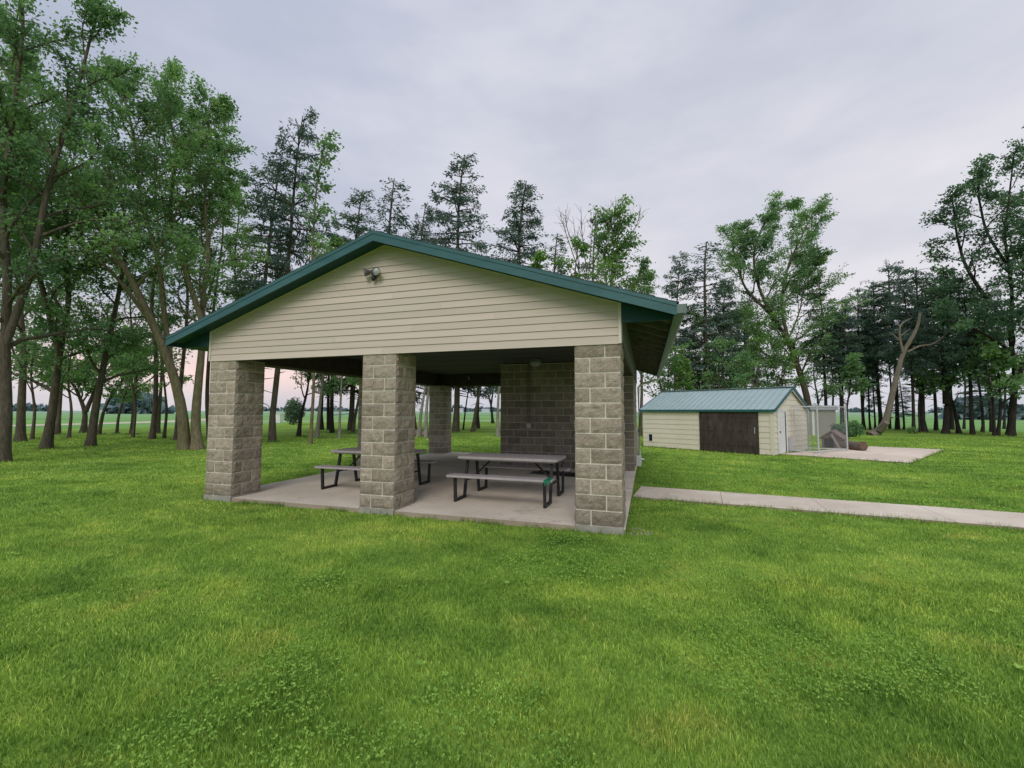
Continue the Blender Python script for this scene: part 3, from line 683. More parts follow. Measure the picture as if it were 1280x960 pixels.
for (a, b) in segs[:]:
    for zz in (1.80, .09):
        mb = MB(); mb.tube([kl(a, zz), kl(b, zz)], .018, 8); mb.build("rail", M_galv, ke, True)
    mb = MB(); chain(mb, kl(a)[:2], kl(b)[:2], .09, 1.80); mb.build("chain_mesh", M_wire, ke)
ga = WS+E1*.1+E2*.1; gb = ga+E2*1.0+E1*.22
mb = MB(); mb.tube([kl(ga,.1), kl(ga,1.7), kl(gb,1.66), kl(gb,.08), kl(ga,.1)], .02, 8); g_ = mb.build("gate", M_galv, ke)
mb = MB(); chain(mb, kl(ga)[:2], kl(gb)[:2], .1, 1.66, .07, .002); mb.build("chain_mesh", M_wire, g_)
mb = MB(); mb.box((*(np.array(kl(K1)[:2])-.12), .042), (*(np.array(kl(K1)[:2])+.16), .055)); mb.build("foot_plate", M_galv, ke)
# dog house and log
dp = ground(1040, 561.5)[:2]
dh = empty("dog_house", (dp[0], dp[1], .04), math.atan2(E1[1], E1[0]), label="weathered red board dog house with dark opening inside the kennel", cat="dog house")
mb = MB(); hw, dl = .36, .8
mb.add([(-hw,0,0),(hw,0,0),(hw,0,.45),(0,0,.72),(-hw,0,.45)], [(0,1,2,3,4)]); mb.add([(-hw,dl,0),(hw,dl,0),(hw,dl,.45),(0,dl,.72),(-hw,dl,.45)], [(4,3,2,1,0)])
mb.add([(-hw,0,0),(-hw,dl,0),(-hw,dl,.45),(-hw,0,.45)], [(3,2,1,0)]); mb.add([(hw,0,0),(hw,dl,0),(hw,dl,.45),(hw,0,.45)], [(0,1,2,3)]); mb.build("wall", M_dog, dh)
mb = MB()
for s in (-1, 1): mb.hexa([(0,-.08,.70),(s*.44,-.08,.38),(s*.44,dl+.08,.38),(0,dl+.08,.70)]+[(0,-.08,.76),(s*.44,-.08,.43),(s*.44,dl+.08,.43),(0,dl+.08,.76)])
mb.build("roof", M_dog, dh)
mb = MB(); mb.box((-.26,-.012,.03), (.06,-.003,.42)); mb.build("opening", M_dark, dh)  # near-black panel on the wall stands for the shade inside the doorway
mb = MB(); mb.bar((.02,-.10,.62), (.30,-.13,0.0), .03, .09); mb.build("ramp_board", M_greysheds, dh)
lg = ground(1064, 563.0)[:2]
for i, (off, zc, r, L, ang) in enumerate((((0,0), .20, .19, 1.2, 12), ((.42,.30), .17, .15, .8, -14))):
    e = empty("log", (lg[0]+off[0], lg[1]+off[1], .04), R_(100+ang), label=("large hollow weathered log lying beside the dog house" if i == 0 else "smaller cut log with pale end resting behind the large log"), cat="log")
    mb = MB(); P_ = [(-L/2+t*L/8, .03*math.sin(t), zc-.03+.015*math.cos(t*2)) for t in range(9)]
    mb.tube(P_, [r*(1+.08*math.sin(t*1.7)) for t in range(9)], 14, wob=.06, cap=False); mb.build("bark", M_log, e, True)
    for s in (-1, 1):
        mb = MB(); c = P_[0] if s < 0 else P_[-1]; mb.lathe([(r*.97, -.01*0), (r*.5,.004), (0,.0)], c, (s,0,0), 14); mb.build("cut_end", M_logend, e)
# small distant things
e = empty("white_box", (*ground(347.5, 528.5)[:2], 0), .3, label="white box seen far off between the trees left of the shelter", cat="box")
mb = MB(); mb.box((-.42,-.35,0), (.42,.35,1.15)); mb.build("body", M_white, e); mb = MB(); mb.box((-.47,-.40,1.15), (.47,.40,1.22)); mb.build("lid", M_white, e)
e = empty("barrier_pole", (*ground(432, 530)[:2], 0), .15, label="long thin blue barrier pole far off among the left trees", cat="barrier")
mb = MB(); mb.tube([(-2.2,0,1.05), (2.6,0,1.45)], .06, 8); mb.build("pole", M_blue, e); 
for x in (-2.0, 2.2):
    mb = MB(); mb.tube([(x,0,0), (x,0,1.1 if x < 0 else 1.42)], .05, 8); mb.build("post", M_white, e)
def stones(name, c, n, rad, sz, label, cat, flat=.6):
    mb = MB()
    for i in range(n):
        a, r = rng.random()*6.28, rad*math.sqrt(rng.random()); s = sz*(.6+.8*rng.random())
        V = []; 
        for ph in (-.9,-.3,.4,1.1):
            for th in range(7): V.append((c[0]+r*math.cos(a)+s*math.cos(ph)*math.cos(th*.9)*(.8+.4*rng.random()), c[1]+r*math.sin(a)+s*math.cos(ph)*math.sin(th*.9)*(.8+.4*rng.random()), c[2]+s*flat*(.6+math.sin(ph))))
        F = [(q*7+t, q*7+(t+1) % 7, (q+1)*7+(t+1) % 7, (q+1)*7+t) for q in range(3) for t in range(7)]
        mb.add(V, F, float(rng.random())); mb.add([V[21+t] for t in range(7)], [tuple(range(7))], .5)
    return mb
stones("p", (7.46,.22,0), 110, .19, .010, "", "").build("gravel", M_gravel, kind='stuff', label="scatter of tan pebbles at the foot of the right front column", cat="gravel")
gs = ground(524, 545.5)
for i in range(7):
    e = stones("s", (0,0,.05), 1, .01, .22, "", "", .8).build("field_stone", M_stone, label="reddish field stone in a small pile beside the pale trunks behind the shelter", cat="stone", group="field stones piled behind the shelter")
    e.location = (gs[0]+rng.normal()*.35, gs[1]+rng.normal()*.3, .0+.15*(i > 4))

# ------------------------------------------------------------------ trees
def unit(v): v = np.asarray(v, float); return v/(np.linalg.norm(v)+1e-9)
def rand_unit(): return unit(rng.normal(size=3))
def leaves(mb, C, size, axis=None, droop=.2, aspect=.62, vals=None):
    """pointed leaf quads around the centres C"""
    n = len(C); ax = rng.normal(size=(n, 3)); 
    if axis is not None: ax = ax*.75+axis
    ax[:, 2] -= droop; ax /= np.linalg.norm(ax, axis=1)[:, None]
    nn = rng.normal(size=(n, 3)); nn[:, 2] += .9; sd = np.cross(ax, nn); sd /= np.linalg.norm(sd, axis=1)[:, None]+1e-9
    L = (size*(.6+.8*rng.random(n)))[:, None]
    fold = np.cross(sd, ax)*L*.12
    V = np.stack([C, C+ax*L*.55+sd*L*aspect*.5+fold, C+ax*L, C+ax*L*.5-sd*L*aspect*.5+fold], 1)
    F = np.arange(n*4).reshape(n, 4)
    mb.add(V.reshape(-1, 3), F, np.clip((rng.random(n)*.7+.15) if vals is None else vals, 0, 1))
def path(p, d, L, n, wob, trop, bend=None):
    P_ = [np.array(p, float)]; d = unit(d)
    for i in range(n):
        d = unit(d+rng.normal(size=3)*wob+np.array([0,0,trop])+(bend if bend is not None else 0)); P_.append(P_[-1]+d*L/n)
    return np.array(P_)
def side_dir(T, ang, az):
    T = unit(T); a = unit(np.cross(T, [.3,.2,1])); b = np.cross(T, a)
    return unit(T*math.cos(ang)+(a*math.cos(az)+b*math.sin(az))*math.sin(ang))
def deciduous(wood, crown, stems, spread, nlimb, ntwig, nleaf, lsize, wind=(0,0,0), t0=.35, clump=.32, trop=.06, minz=None, limb_ang=(35,65)):
    """stems: list of (points, radii). limbs leave the stems, twigs leave the limbs, leaves sit in clumps on the twigs"""
    wind = np.array(wind, float)
    LM = max(np.linalg.norm(np.diff(P_, axis=0), axis=1).sum() for P_, _r in stems)
    for P_, r_ in stems:
        k = len(P_); seg = np.r_[0, np.cumsum(np.linalg.norm(np.diff(P_, axis=0), axis=1))]; Lt = seg[-1]
        az = rng.random()*6.28
        nl_ = max(4, int(round(nlimb*(.3+.7*Lt/LM))))
        for i in range(nl_):
            f = t0+(1-t0)*((i+.5*rng.random())/nl_); s_ = f*Lt
            p = np.array([np.interp(s_, seg, P_[:, c]) for c in range(3)]); rr = np.interp(s_, seg, r_)
            j = min(k-2, int(np.searchsorted(seg, s_))-1); T = P_[j+1]-P_[j]
            az += 2.4+rng.normal()*.4
            ang = R_(rng.uniform(*limb_ang))*(1.05-.45*f)
            Ls = spread*(1.0-.62*(f-t0)/(1-t0))*rng.uniform(.7,1.2)
            d = side_dir(T, ang, az)
            q = path(p, d, Ls, 7, .15, trop if f > .6 else trop-.16*(.6-f)/.6, wind*.12)
            rl = np.linspace(min(rr*.6, .02+Ls*.022), .012, 8); wood.tube(q, rl, 6, cap=False)
            cl_v = rng.random()*.30
            for t in range(ntwig):
                g = .28+.72*(t+rng.random())/ntwig; m_ = g*7; a_ = int(min(6, m_)); pp = q[a_]+(q[a_+1]-q[a_])*(m_-a_)
                Lw = Ls*.42*(1.15-.55*g)*rng.uniform(.6,1.3)
                td = side_dir(q[a_+1]-q[a_], R_(rng.uniform(25,75)), rng.random()*6.28); td[2] *= .6
                w2 = path(pp, td, Lw, 4, .2, trop*.5, wind*.2); wood.tube(w2, np.linspace(.014,.005,5), 4, cap=False)
                n = max(4, int(nleaf*rng.uniform(.4,1.5)))
                u = rng.random(n)**.7*4; ia = np.minimum(3, u.astype(int)); fr = (u-ia)[:, None]
                C = w2[ia]*(1-fr)+w2[ia+1]*fr+rng.normal(size=(n, 3))*np.array([clump*1.15, clump*1.15, clump*.38])*(.5+.5*rng.random())
                if minz is not None: C = C[C[:, 2] > minz]
                hv = cl_v+.25*rng.random()+.35*rng.random(len(C))
                if len(C): leaves(crown, C, lsize, axis=unit(td)*.5+wind*.8, vals=hv)
def conifer(wood, crown, Ht, base_r, spread, bare=.25, whorls=26, per=4, sprays=9, cards=5, size=.30, lean=(0,0), tipbend=(0,0), dens=1.0, trop=-.03, ragged=.35, column=.0):
    n = 14; t = np.linspace(0, 1, n)
    P_ = np.stack([lean[0]*t*Ht+tipbend[0]*t**6*Ht+.06*np.sin(t*5+rng.random()*6), lean[1]*t*Ht+tipbend[1]*t**6*Ht+.06*np.cos(t*4+rng.random()*6), t*Ht], 1)
    P_[0, :2] = 0; r_ = base_r*(1-t)**.8+.015; r_[0] *= 1.35
    wood.tube(P_, r_, 9, wob=.04)
    for i in range(whorls):
        f = bare+(1-bare)*((i+.3*rng.random())/whorls); z = f*Ht
        c = np.array([np.interp(f, t, P_[:, 0]), np.interp(f, t, P_[:, 1]), z])
        shape = (1-((f-bare)/(1-bare)))**(.75) if not column else (1-((f-bare)/(1-bare)))**.5*.8+.1
        lowfade = .55+.45*min(1, (f-bare)/(.12))
        Lb0 = spread*shape*lowfade+.18
        m = per if f < .9 else max(2, per-1)
        for b in range(m):
            if rng.random() < ragged*.35: continue
            Lb = Lb0*rng.uniform(1-ragged, 1+ragged*.7); az = rng.random()*6.28
            up = rng.uniform(-.25,.12) if f < .7 else rng.uniform(.05,.5)
            d = np.array([math.cos(az), math.sin(az), up])+np.array([tipbend[0], tipbend[1], 0])*2.5*f
            q = path(c, d, Lb, 5, .05, trop+ (.02 if f > .7 else 0)); wood.tube(q, np.linspace(max(.012, .028*Lb**.7), .006, 6), 4, cap=False)
            ns = max(3, int(sprays*Lb/spread*1.3))
            G_ = rng.random(ns)*.85+.15; Cs = []; Ax = []
            for g in G_:
                m_ = g*5; a_ = int(min(4, m_)); pp = q[a_]+(q[a_+1]-q[a_])*(m_-a_); bd = unit(q[a_+1]-q[a_])
                sdv = np.cross(bd, [0,0,1])*rng.choice([-1, 1]); Lw = (.22+.28*Lb*(1.1-g))*rng.uniform(.5,1.1)
                dv = unit(bd*.8+sdv*.9+np.array([0,0,-.30])); nc = max(2, int(cards*dens*(.6+Lw)))
                tt = rng.random(nc)[:, None]; Cs.append(pp+dv*tt*Lw+rng.normal(size=(nc, 3))*.05); Ax.append(np.repeat((dv+np.array([0,0,-.25]))[None], nc, 0))
            C = np.vstack(Cs); A_ = np.vstack(Ax)
            leaves(crown, C, size, axis=A_*1.3, droop=.15, aspect=.34, vals=rng.random()*.4+.5*rng.random(len(C)))
        if f < bare+.02 and bare > .1:   # dead snags on the bare trunk
            for q_ in range(7):
                zz = rng.uniform(.12, bare)*Ht; az = rng.random()*6.28; cc = np.array([np.interp(zz/Ht, t, P_[:, 0]), np.interp(zz/Ht, t, P_[:, 1]), zz])
                w2 = path(cc, (math.cos(az), math.sin(az), rng.uniform(-.3,.1)), rng.uniform(.3,.5)*spread, 4, .12, -.03); wood.tube(w2, np.linspace(.022,.005,5), 4, cap=False)

GROUP_L = "trees of the grove left of and behind the shelter"; GROUP_R = "trees of the belt right of the shed"; GROUP_B = "trees rising behind the shelter and shed"
def finish(name, loc, wood, crown, bark, leaf, label, cat, group, rz=0):
    e = empty(name, loc, rz, label=label, cat=cat, group=group)
    wood.build("trunk", bark, e, True)
    if crown is not None and crown.n: crown.build("crown", leaf, e)
    return e
def px_stem(pts, Z, base, r0, r1, drift=0.0, pw=.9):
    """world points of a stem traced in the photograph, standing at distance Z"""
    P_ = np.array([atd(u, v, Z+drift*i) for i, (u, v) in enumerate(pts)])-base
    if abs(P_[0][2]) < .5: P_[0][2] = -.05
    m = len(P_); t = np.linspace(0, 1, m); tt = np.linspace(0, 1, m*4)
    Q = np.stack([np.interp(tt, t, P_[:, c]) for c in range(3)], 1)
    for _ in range(2): Q[1:-1] = (Q[:-2]+Q[1:-1]*2+Q[2:])/4
    r = r1+(r0-r1)*(1-tt)**(1.35 if r0 > .15 else pw)
    if abs(P_[0][2]) < .5: r = r*.80; r = r*(1+.45*np.exp(-np.maximum(0, Q[:, 2])/.25))
    return Q, r
UR = np.array([Rt[0], Rt[1], 0]); UR /= np.linalg.norm(UR)
WINDV = UR*.55

# the big forked tree left of the shelter
def stem_tree(name, base_uv, stems, bark, leaf, label, cat, group, spread, nlimb, ntwig, nleaf, lsize, wind=.5, clump=.3, t0=.4, extra=(), minz=1.9, Z=None, ang=(35,65)):
    base = ground(*base_uv); base[2] = 0; Z = Z or depth(base)
    wood, crown = MB(), MB(); S_ = []
    for (pts, r0, r1, dr) in stems:
        Q, r = px_stem(pts, Z, base, r0, r1, dr); r = r*.9; wood.tube(Q, r, 12, wob=.03); S_.append((Q, r))
    deciduous(wood, crown, S_, spread, nlimb, ntwig, nleaf, lsize, wind=UR*wind, t0=t0, clump=clump, minz=minz, limb_ang=ang)
    for (pts, r0, r1, dr) in extra:
        Q, r = px_stem(pts, Z, base, r0, r1, dr); wood.tube(Q, r, 8, wob=.03)
    return finish(name, tuple(base), wood, crown, bark, leaf, label, cat, group)

stem_tree("maple_tree", (240, 562), [
    ([(231,562),(229,520),(218,470),(196,415),(165,350),(142,312),(100,250),(55,180),(10,95),(-30,20)], .30, .05, -.12),
    ([(247,562),(244,525),(249,470),(254,420),(252,380),(262,320),(255,250),(262,190),(258,140)], .27, .04, .12),
    ([(214,458),(206,400),(200,330),(176,250),(168,170),(150,100)], .13, .03, .2),
    ([(252,400),(232,340),(210,270),(222,190),(205,120)], .12, .03, .3),
    ([(190,405),(150,350),(98,300),(50,270),(5,255)], .09, .02, .2)],
    B_olive, L_maple, "tall twin-stemmed maple whose thicker stem leans far left, next to the shelter", "tree", GROUP_L,
    3.4, 21, 18, 34, .115, wind=.7, clump=.15, t0=.36, minz=3.4)
stem_tree("maple_tree", (5, 577), [([(2,577),(8,520),(6,440),(10,350),(2,250),(16,150),(30,40),(25,-60)], .24, .05, .1), ([(7,430),(40,340),(60,230),(95,120),(120,20)], .12, .03, .25)],
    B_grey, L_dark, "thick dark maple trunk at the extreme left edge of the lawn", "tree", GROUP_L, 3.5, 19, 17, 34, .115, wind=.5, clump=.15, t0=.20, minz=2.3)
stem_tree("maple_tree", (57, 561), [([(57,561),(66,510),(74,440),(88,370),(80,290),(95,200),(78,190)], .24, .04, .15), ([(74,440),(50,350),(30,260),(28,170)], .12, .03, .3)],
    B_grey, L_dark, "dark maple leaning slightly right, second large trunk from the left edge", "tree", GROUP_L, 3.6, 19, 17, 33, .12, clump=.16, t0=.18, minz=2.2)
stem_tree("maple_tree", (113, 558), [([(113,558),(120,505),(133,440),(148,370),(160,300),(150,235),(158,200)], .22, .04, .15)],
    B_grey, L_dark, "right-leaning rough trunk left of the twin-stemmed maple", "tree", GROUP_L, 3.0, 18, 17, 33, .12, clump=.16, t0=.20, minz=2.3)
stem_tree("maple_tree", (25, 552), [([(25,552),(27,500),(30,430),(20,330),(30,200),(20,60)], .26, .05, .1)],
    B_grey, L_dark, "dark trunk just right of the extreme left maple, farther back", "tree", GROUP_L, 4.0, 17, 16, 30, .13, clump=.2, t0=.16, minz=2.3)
# smaller grove trees
def small_px(uv, pts, r0, label, leaf=L_dark, bark=B_grey, spread=2.4, nl=12, nt_=14, nf=22, ls=.135, cl=.18, t0=.35, group=GROUP_L, extra_st=(), name="maple_tree", minz=1.8, wind=.4, ang=(35,65)):
    stem_tree(name, uv, [(pts, r0, .03, .1)]+list(extra_st), bark, leaf, label, "tree", group, spread, nl, nt_, nf, ls, wind=wind, clump=cl, t0=t0, minz=minz, ang=ang)
small_px((105,541), [(104,541),(107,515),(96,488),(82,468),(66,455)], .26, "low wide forked tree framed between the leftmost trunks", extra_st=[([(107,515),(122,480),(132,455),(150,430)], .16, .03, .2)], spread=2.8, ls=.22)
small_px((122,543), [(123,543),(130,510),(146,485),(162,462),(172,440)], .16, "slim tree curving right behind the right-leaning rough trunk", spread=2.2)
small_px((145,542), [(146,542),(148,520),(157,490),(168,460),(176,440)], .12, "thinnest bent sapling left of the twin-stemmed maple", spread=1.8, nf=14)
small_px((190,549), [(190,549),(195,500),(195,440),(188,380),(200,300),(192,220),(205,140),(212,75)], .20, "straight dark trunk left of the twin-stemmed maple", spread=2.4, nl=16, ls=.14, minz=3.2, leaf=L_maple)
small_px((197,542), [(197,542),(200,500),(203,455),(196,400),(205,330),(215,240)], .18, "narrow dark trunk close behind the straight dark one", spread=2.6, nl=14, ls=.14, minz=3.2)
small_px((222,550), [(221,550),(224,500),(230,440),(236,370),(226,280),(240,200),(244,150)], .18, "dark trunk half hidden behind the twin-stemmed maple", spread=2.4, nl=15, ls=.14, minz=3.2, leaf=L_maple)
small_px((262,548), [(262,548),(258,500),(262,430),(270,360),(280,290),(275,210),(284,130)], .18, "tree standing directly behind the shelter's left front corner", spread=2.3, nl=15, ls=.14, leaf=L_maple, minz=3.5)
small_px((300,545), [(300,545),(302,480),(300,400),(292,330),(300,260),(296,225)], .16, "fresh green tree rising over the left slope of the roof", spread=2.4, nl=15, ls=.14, leaf=L_fresh, minz=3.2)

for (u, v, top, sp, lb) in ((40,549,425,2.6,"low leafy understorey maple between the two leftmost trunks"), (86,548,432,2.4,"low leafy understorey maple left of the right-leaning rough trunk"), (166,547,428,2.2,"low leafy understorey maple right of the right-leaning rough trunk"), (205,548,400,2.0,"low leafy maple close behind the twin stems")):
    small_px((u,v), [(u,v),(u+4,v-35),(u-2,(v-35+top)/2),(u+5,top)], .11, lb, leaf=L_maple, spread=sp, nl=9, nt_=12, nf=18, ls=.14, cl=.2, t0=.42, minz=2.3)
for (u, v, top, lb) in ((-15,545,260,"tall maple deep behind the extreme left trunks"), (72,543,270,"tall maple standing deep in the grove above the low forked tree"), (165,543,290,"tall slender maple deep in the grove left of the twin stems")):
    small_px((u,v), [(u,v),(u+6,v-80),(u-4,(v-80+top)/2),(u+8,top)], .17, lb, leaf=L_dark, spread=4.0, nl=15, nt_=15, nf=24, ls=.15, cl=.24, t0=.22, minz=3.0)
# conifers: a few prototypes, copied with their parts
def proto(kind, seed):
    global rng
    rng = np.random.default_rng(seed); wood, crown = MB(), MB()
    if kind == 'spruce':    conifer(wood, crown, 10, .10, 1.9, bare=.16, whorls=40, per=5, sprays=10, cards=16, size=.12, tipbend=(.035,0), ragged=.4)
    elif kind == 'tall':    conifer(wood, crown, 10, .09, 1.5, bare=.34, whorls=28, per=4, sprays=10, cards=15, size=.125, lean=(.03,0), tipbend=(.03,0), ragged=.55, trop=-.02, column=1)
    elif kind == 'thin':    conifer(wood, crown, 10, .08, 1.05, bare=.25, whorls=32, per=4, sprays=8, cards=10, size=.13, tipbend=(.02,0), ragged=.5)
    elif kind == 'belt':    conifer(wood, crown, 10, .095, 1.8, bare=.40, whorls=23, per=5, sprays=9, cards=14, size=.14, lean=(-.01,0), tipbend=(.02,0), ragged=.5, column=1)
    return wood, crown
PR = {}
def place_conifer(kind, u, v, topv, label, bark=B_grey, leaf=L_spruce, group=GROUP_B, wide=1.0, seed=0, rz=None, Z=None, name="spruce_tree", lean=0.0):
    base = ground(u, v); base[2] = 0
    if Z: base = atd(u, 514, Z); base[2] = 0
    Zd = depth(base); top = atd(u, topv, Zd)[2]; sc = top/10.0
    key = (kind, seed % 3, bark.name, leaf.name)
    # each look of a kind is grown once and then copied
    if key not in PR:
        wd_, cr_ = proto(kind, 100+seed % 3*17+len(kind))
        e = finish(name, tuple(base), wd_, cr_, bark, leaf, label, "tree", group); PR[key] = e
    else:
        e = copy_tree(PR[key]); e.name = name; e['label'] = label; e['group'] = group
    e.location = base; e.rotation_euler = (0, lean, math.atan2(UR[1], UR[0])+(rz if rz is not None else random.uniform(-.5,.5))); e.scale = (sc*wide, sc*wide, sc)
    return e
def blow(*a, **k): return place_conifer(*a, **k)

# seen through and over the left half of the shelter
blow('tall', 340, 552, 130, "tall thin-crowned spruce, its grey trunk seen just right of the left column", bark=B_grey, leaf=L_spruce, group=GROUP_L, wide=.82, seed=0, lean=.02)
blow('tall', 320, 545, 190, "ragged spruce standing just left of the tallest one over the left roof slope", leaf=L_pinegrn, group=GROUP_L, wide=1.0, seed=1)
small_px((388,555), [(388,556),(390,520),(393,470),(386,400),(390,330),(393,260),(400,200),(412,165)], .115, "slender tree with straight yellowish trunk between the left and middle columns", bark=B_olive, leaf=L_maple, spread=1.3, nl=14, nt_=6, nf=15, ls=.17, cl=.22, t0=.55, wind=.7)
small_px((396,547), [(396,547),(399,515),(403,478),(408,430),(412,370),(420,300)], .17, "pale rough trunk leaning right behind the yellowish trunk", bark=B_pale, spread=2.0, nl=9, ls=.2, leaf=L_fresh, minz=3.6)
small_px((375,546), [(373,546),(376,520),(384,490),(388,460),(392,420)], .18, "dark trunk leaning right beyond the grey trunk, between left and middle columns", bark=B_dark, spread=2.4, leaf=L_dark, minz=1.6)
for i, (u, v, tp, lb) in enumerate(((402,537,300,"first of the dark far trunks left of the middle column"), (411,537,330,"second of the dark far trunks left of the middle column"), (415,541,290,"nearest of the dark trunks left of the middle column"))):
    blow('belt', u, v, tp, lb, bark=B_dark, leaf=L_pinegrn, group=GROUP_L, seed=i, wide=.9)
small_px((424,548), [(424,549),(425,520),(427,480),(427,430),(425,380)], .11, "thin mottled pale trunk nearest the middle column on its left", bark=B_pale, spread=1.9, nl=9, ls=.2, minz=3.2, leaf=L_maple)
small_px((441,542), [(441,542),(444,520),(450,490),(455,450),(462,400)], .18, "brown trunk leaning right, partly hidden by the middle column", spread=2.2, leaf=L_maple, minz=3.2)
small_px((524,546), [(523,546),(527,510),(533,478),(538,430),(540,380)], .17, "left one of the two pale leaning trunks right of the middle column", bark=B_pale, spread=2.0, minz=3.6, leaf=L_maple)
small_px((532,547), [(532,547),(533,510),(537,478),(545,430),(550,390)], .16, "right one of the two pale trunks right of the middle column", bark=B_pale, spread=2.0, minz=3.6, leaf=L_maple)
small_px((579,537), [(579,537),(582,510),(586,485),(590,450),(592,415)], .10, "thin dark trunk in the opening left of the block wall", bark=B_dark, spread=1.9, nl=8, minz=2.4)
small_px((592,540), [(591,540),(595,512),(601,482),(608,440),(614,390)], .22, "thicker grey trunk leaning right in the opening left of the block wall", spread=2.2, nl=8, minz=3.8)
small_px((616,529), [(616,529),(614,505),(609,490),(604,470),(600,440)], .26, "dark forked tree far back in the opening left of the block wall", bark=B_dark, extra_st=[([(614,505),(617,485),(622,455)], .16, .03, .2)], spread=3.2, ls=.3, cl=.5, nf=8, minz=2.0)
small_px((624,546), [(622,547),(622,515),(624,480),(626,430),(628,380)], .16, "whitish trunk just left of the block wall", bark=B_pale, spread=2.0, nl=8, minz=3.8)
# above the roof
for i, (kd, u, tp, Z, wd_, lf, lb) in enumerate((
    ('spruce', 439, 228, 36, 1.0, L_pinegrn, "light green spruce top just left of the roof peak"),
    ('thin', 478, 213, 36, 1.25, L_spruce, "thin bent spruce top directly above the roof peak"),
    ('spruce', 518, 246, 38, .95, L_spruce, "short spruce top between the bent one and the tallest right of the peak"),
    ('spruce', 570, 183, 34, 1.0, L_spruce, "tallest pointed spruce above the roof, right of its peak"),
    ('spruce', 645, 216, 34, 1.1, L_spruce, "broad dark spruce above the right roof slope"),
    ('thin', 741, 262, 38, 1.0, L_spruce, "small dark spruce tip beside the bare branches over the right slope"),
    ('thin', 598, 300, 40, .9, L_pinegrn, "low spruce tip between the two tall spruces over the roof"),
    ('thin', 690, 285, 38, 1.3, L_pinegrn, "thin spruce right of the broad dark one over the roof"),
    ('tall', 845, 312, 36, .8, L_pinegrn, "narrow spruce top just right of the shelter's eave"),
    ('thin', 882, 298, 34, 1.6, L_spruce, "thin half bare spruce with long trunk behind the shed"),
    ('spruce', 905, 345, 36, 1.0, L_spruce, "dark full spruce behind the shed, left of the great blown tree"),
    ('spruce', 862, 400, 38, 1.3, L_spruce, "low dark spruce right behind the shed roof's left half"),
    ('spruce', 932, 372, 40, 1.2, L_spruce, "dark spruce half hidden by the great blown tree's crown"))):
    blow(kd, u, 540, tp, lb, leaf=lf, seed=i, wide=wd_, Z=Z, name="spruce_tree")
small_px((765,545), [(765,545),(763,480),(770,420),(762,360),(768,310),(764,275)], .22, "rounded fresh green tree above the right roof slope", leaf=L_fresh, spread=3.7, nl=22, nt_=15, nf=26, ls=.17, cl=.24, group=GROUP_B, minz=3.5, wind=.4)
small_px((800,545), [(800,545),(803,480),(798,420),(806,370),(804,330)], .16, "leafy tree close to the right end of the roof", leaf=L_maple, spread=2.4, nl=15, ls=.14, group=GROUP_B, minz=2.5)
small_px((715,545), [(715,545),(717,470),(722,400),(718,340),(724,300)], .14, "light leafy tree with bare top twigs over the right roof slope", leaf=L_fresh, spread=2.2, nl=10, ls=.2, group=GROUP_B, minz=3.5, nf=14)
small_px((680,545), [(678,545),(676,440),(670,360),(672,315)], .12, "small green treetop low behind the broad spruce", leaf=L_fresh, spread=1.8, nl=9, ls=.2, group=GROUP_B, minz=3.5)
# bare dead tree tops
wood = MB(); b0 = atd(728, 514, 30); b0[2] = 0
for pts in ([(728,545),(730,400),(722,320),(716,270)], [(730,400),(738,320),(742,268)], [(735,350),(728,300),(726,258)], [(742,330),(756,290),(760,262)], [(724,340),(710,300),(700,268)],
            [(735,360),(768,310),(782,272)], [(768,310),(772,280),(768,258)], [(768,315),(795,285),(800,266)], [(722,320),(708,285),(707,262)]):
    Q, r = px_stem(pts, 30, b0, .10 if pts[0][1] > 500 else .045, .012); wood.tube(Q, r, 6)
    for q in range(10):
        i = rng.integers(len(Q)//2, len(Q)-1); w2 = path(Q[i], unit(Q[i+1]-Q[i])+rng.normal(size=3)*.5, .9, 4, .12, .04); wood.tube(w2, np.linspace(.016,.005,5), 4, cap=False)
finish("dead_tree", tuple(b0), wood, None, B_dead, None, "leafless tree whose bare twigs stand above the right roof slope", "tree", GROUP_B)

